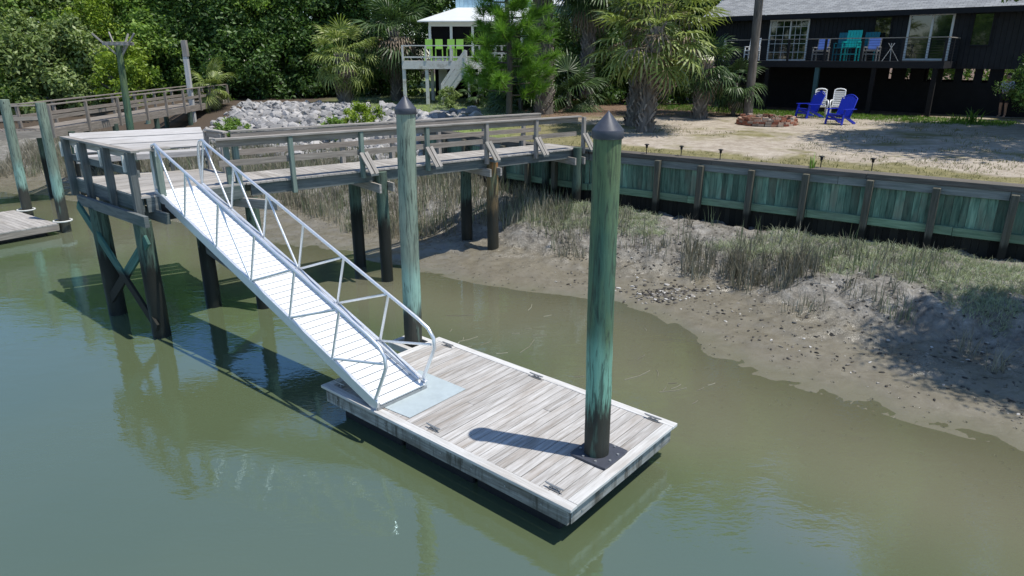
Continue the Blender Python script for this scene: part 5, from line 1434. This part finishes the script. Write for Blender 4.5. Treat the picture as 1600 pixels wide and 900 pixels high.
def resin_chair(loc, rz, sc, label):
    root = empty('resin_chair', loc, rz, label, 'chair'); root.scale = (sc, sc, sc); mat = M['resin']
    def part(nm, mb, bev=.006): return mb.build(nm, mat, root, bev, False)
    mb = MB()
    for k in range(5): mb.bar(V(-.24, -.22 + k * .1, .40 - k * .012), V(.24, -.22 + k * .1, .40 - k * .012), .085, .022)
    part('seat', mb)
    mb = MB()
    for k in range(7): 
        y = .26 + k * .035; z = .45 + k * .095; mb.bar(V(-.22, y, z), V(.22, y, z), .02, .072, up=(0, -.3, 1))
    for s_ in (-1, 1): mb.bar(V(s_ * .235, .24, .38), V(s_ * .235, .49, 1.1), .035, .05)
    mb.tube([V(-.24, .485, 1.08), V(-.15, .50, 1.14), V(0, .505, 1.16), V(.15, .50, 1.14), V(.24, .485, 1.08)], .03, 8)
    part('backrest', mb, 0)
    for s_ in (-1, 1):
        mb = MB(); mb.tube([V(s_ * .27, .32, .66), V(s_ * .3, .0, .66), V(s_ * .3, -.25, .64), V(s_ * .3, -.33, .56), V(s_ * .29, -.33, .4)], .03, 8); part('armrest', mb, 0)
        mb = MB(); mb.bar(V(s_ * .27, -.33, 0), V(s_ * .28, -.32, .42), .05, .05); part('leg', mb)
        mb = MB(); mb.bar(V(s_ * .27, .42, 0), V(s_ * .25, .26, .42), .05, .05); part('leg', mb)
    return root
def on_yard(u, v):
    q = P(u, v, 2.68); q.z = float(yard_h(q.x, q.y)); return q
adirondack(on_yard(1312, 197), radians(-58), 1.02, M['blue'], 'blue adirondack chair nearest the camera, right of the fire pit')
adirondack(on_yard(1264, 186), radians(-72), 1.02, M['blue'], 'blue adirondack chair beside the fire pit, left of the pair')
resin_chair(on_yard(1279, 183), radians(-20), .95, 'white resin chair behind the left blue chair')
resin_chair(on_yard(1306, 183), radians(-28), .95, 'white resin chair behind the right blue chair')
for i, (u, v) in enumerate(((1010, 240), (1064, 243), (1125, 249), (1282, 261), (1362, 265))):
    q = P(u, v, 2.62); q.z = float(yard_h(q.x, q.y))
    root = empty('path_light', q, 0, ['black solar path light nearest the green piling on the bulkhead edge', 'black solar path light second right of the piling', 'black solar path light above the third bulkhead bay from the piling', 'black solar path light beside the green sprout', 'black solar path light farthest right along the bulkhead'][i], 'path light', 'solar path lights along the bulkhead')
    mb = MB(); mb.tube([V(0, 0, 0), V(0, 0, .26)], .012, 6); mb.build('stake', M['black'], root, 0, False)
    mb = MB(); mb.tube([V(0, 0, .2), V(0, 0, .27), V(0, 0, .29), V(0, 0, .31)], [.03, .035, .075, .03], 10); mb.build('lamp_head', M['black'], root, 0, False)

# ------------------------------------------------------------------ person
def person(loc, rz):
    root = empty('person', loc, rz, 'person in grey shirt and dark shorts standing in shade at the right edge', 'person')
    J = {'pelvis': (0, 0, .95, .14), 'waist': (0, .0, 1.1, .13), 'chest': (0, .01, 1.32, .16), 'neck': (0, -.01, 1.5, .058), 'jaw': (0, -.03, 1.58, .07), 'head': (0, -.03, 1.67, .098), 'crown': (0, -.02, 1.74, .07),
         'hl': (.09, 0, .9, .095), 'kl': (.11, -.03, .5, .062), 'al': (.11, .03, .09, .042), 'tl': (.12, -.13, .035, .035), 'hr': (-.09, 0, .9, .095), 'kr': (-.1, -.02, .5, .062), 'ar': (-.1, .05, .09, .042), 'tr': (-.11, -.11, .035, .035),
         'sl': (.18, 0, 1.42, .062), 'el': (.24, .02, 1.14, .042), 'wl': (.19, -.22, 1.06, .028), 'pl': (.17, -.3, 1.06, .03), 'sr': (-.18, 0, 1.42, .062), 'er': (-.24, .0, 1.14, .042), 'wr': (-.18, -.23, 1.1, .028), 'pr': (-.15, -.31, 1.11, .03)}
    E = [('pelvis', 'waist'), ('waist', 'chest'), ('chest', 'neck'), ('neck', 'jaw'), ('jaw', 'head'), ('head', 'crown'), ('pelvis', 'hl'), ('hl', 'kl'), ('kl', 'al'), ('al', 'tl'), ('pelvis', 'hr'), ('hr', 'kr'), ('kr', 'ar'), ('ar', 'tr'),
         ('chest', 'sl'), ('sl', 'el'), ('el', 'wl'), ('wl', 'pl'), ('chest', 'sr'), ('sr', 'er'), ('er', 'wr'), ('wr', 'pr')]
    for s_, h in ((1, 'l'), (-1, 'r')):
        w0 = J['p' + h]
        for f, (dx, L) in enumerate(((-.028, .062), (-.01, .072), (.01, .068), (.027, .055))):
            J[f'f{h}{f}'] = (w0[0] + dx, w0[1] - .035, w0[2] - .005, .010); J[f'g{h}{f}'] = (w0[0] + dx * 1.1, w0[1] - L, w0[2] - .03, .008)
            E += [('p' + h, f'f{h}{f}'), (f'f{h}{f}', f'g{h}{f}')]
        J['th' + h] = (w0[0] - s_ * .045, w0[1] - .01, w0[2] + .02, .010); E.append(('p' + h, 'th' + h))
    def skin_obj(nm, keys, mat, grow=0.0, par=root, rad=None):
        ks = [k for k in keys]; idx = {k: i for i, k in enumerate(ks)}
        me = bpy.data.meshes.new(nm); me.from_pydata([J[k][:3] for k in ks], [(idx[a], idx[b]) for a, b in E if a in idx and b in idx], [])
        o = link_mesh(nm, me, mat, par, False)
        md = o.modifiers.new('skin', 'SKIN'); md.use_smooth_shade = True
        for i, k in enumerate(ks):
            r = J[k][3] + grow; me.skin_vertices[0].data[i].radius = (r * (1.25 if k in ('chest', 'waist', 'pelvis') else 1), r); me.skin_vertices[0].data[i].use_root = (i == 0)
        sb = o.modifiers.new('sub', 'SUBSURF'); sb.levels = 2; sb.render_levels = 2
        return o
    body = skin_obj('body', list(J), M['skin'])
    J2 = dict(J)
    skin_obj('shirt', ['chest', 'waist', 'pelvis', 'sl', 'sr', 'el', 'er'], M['shirt'], .014)
    J['kl'] = (.105, -.025, .56, .075); J['kr'] = (-.1, -.015, .56, .075)
    skin_obj('shorts', ['pelvis', 'hl', 'hr', 'kl', 'kr'], M['shorts'], .012)
    hb_ = bmesh.new(); bmesh.ops.create_uvsphere(hb_, u_segments=16, v_segments=10, radius=.112)
    for v in hb_.verts:
        v.co.z *= 1.0
        if v.co.y < -.04 and v.co.z < .045: v.co *= .8
        if v.co.z < -.05: v.co *= .85
    me = bpy.data.meshes.new('hair'); hb_.to_mesh(me); hb_.free(); me.polygons.foreach_set('use_smooth', [True] * len(me.polygons))
    o = link_mesh('hair', me, M['hair'], root, False); o.location = (0, -.005, 1.705)
    for nm, pts_, r, mt in (('nose', [(0, -.12, 1.665), (0, -.142, 1.635), (0, -.125, 1.622)], [.008, .014, .012], 'skin'), ('mouth', [(-.024, -.118, 1.594), (0, -.126, 1.593), (.024, -.118, 1.594)], [.004, .006, .004], 'brick'),
                            ('ear', [(.098, -.03, 1.66), (.106, -.02, 1.63)], [.018, .012], 'skin'), ('ear', [(-.098, -.03, 1.66), (-.106, -.02, 1.63)], [.018, .012], 'skin'), ('eye', [(.034, -.115, 1.665), (.034, -.124, 1.665)], [.010, .006], 'black'), ('eye', [(-.034, -.115, 1.665), (-.034, -.124, 1.665)], [.010, .006], 'black')):
        mb = MB(); mb.tube([V(*p) for p in pts_], r, 8); mb.build(nm, M[mt], root, 0, False)
    return root
q = P(1563, 187, 2.66); q.z = float(yard_h(q.x, q.y))
person(q, radians(-60))
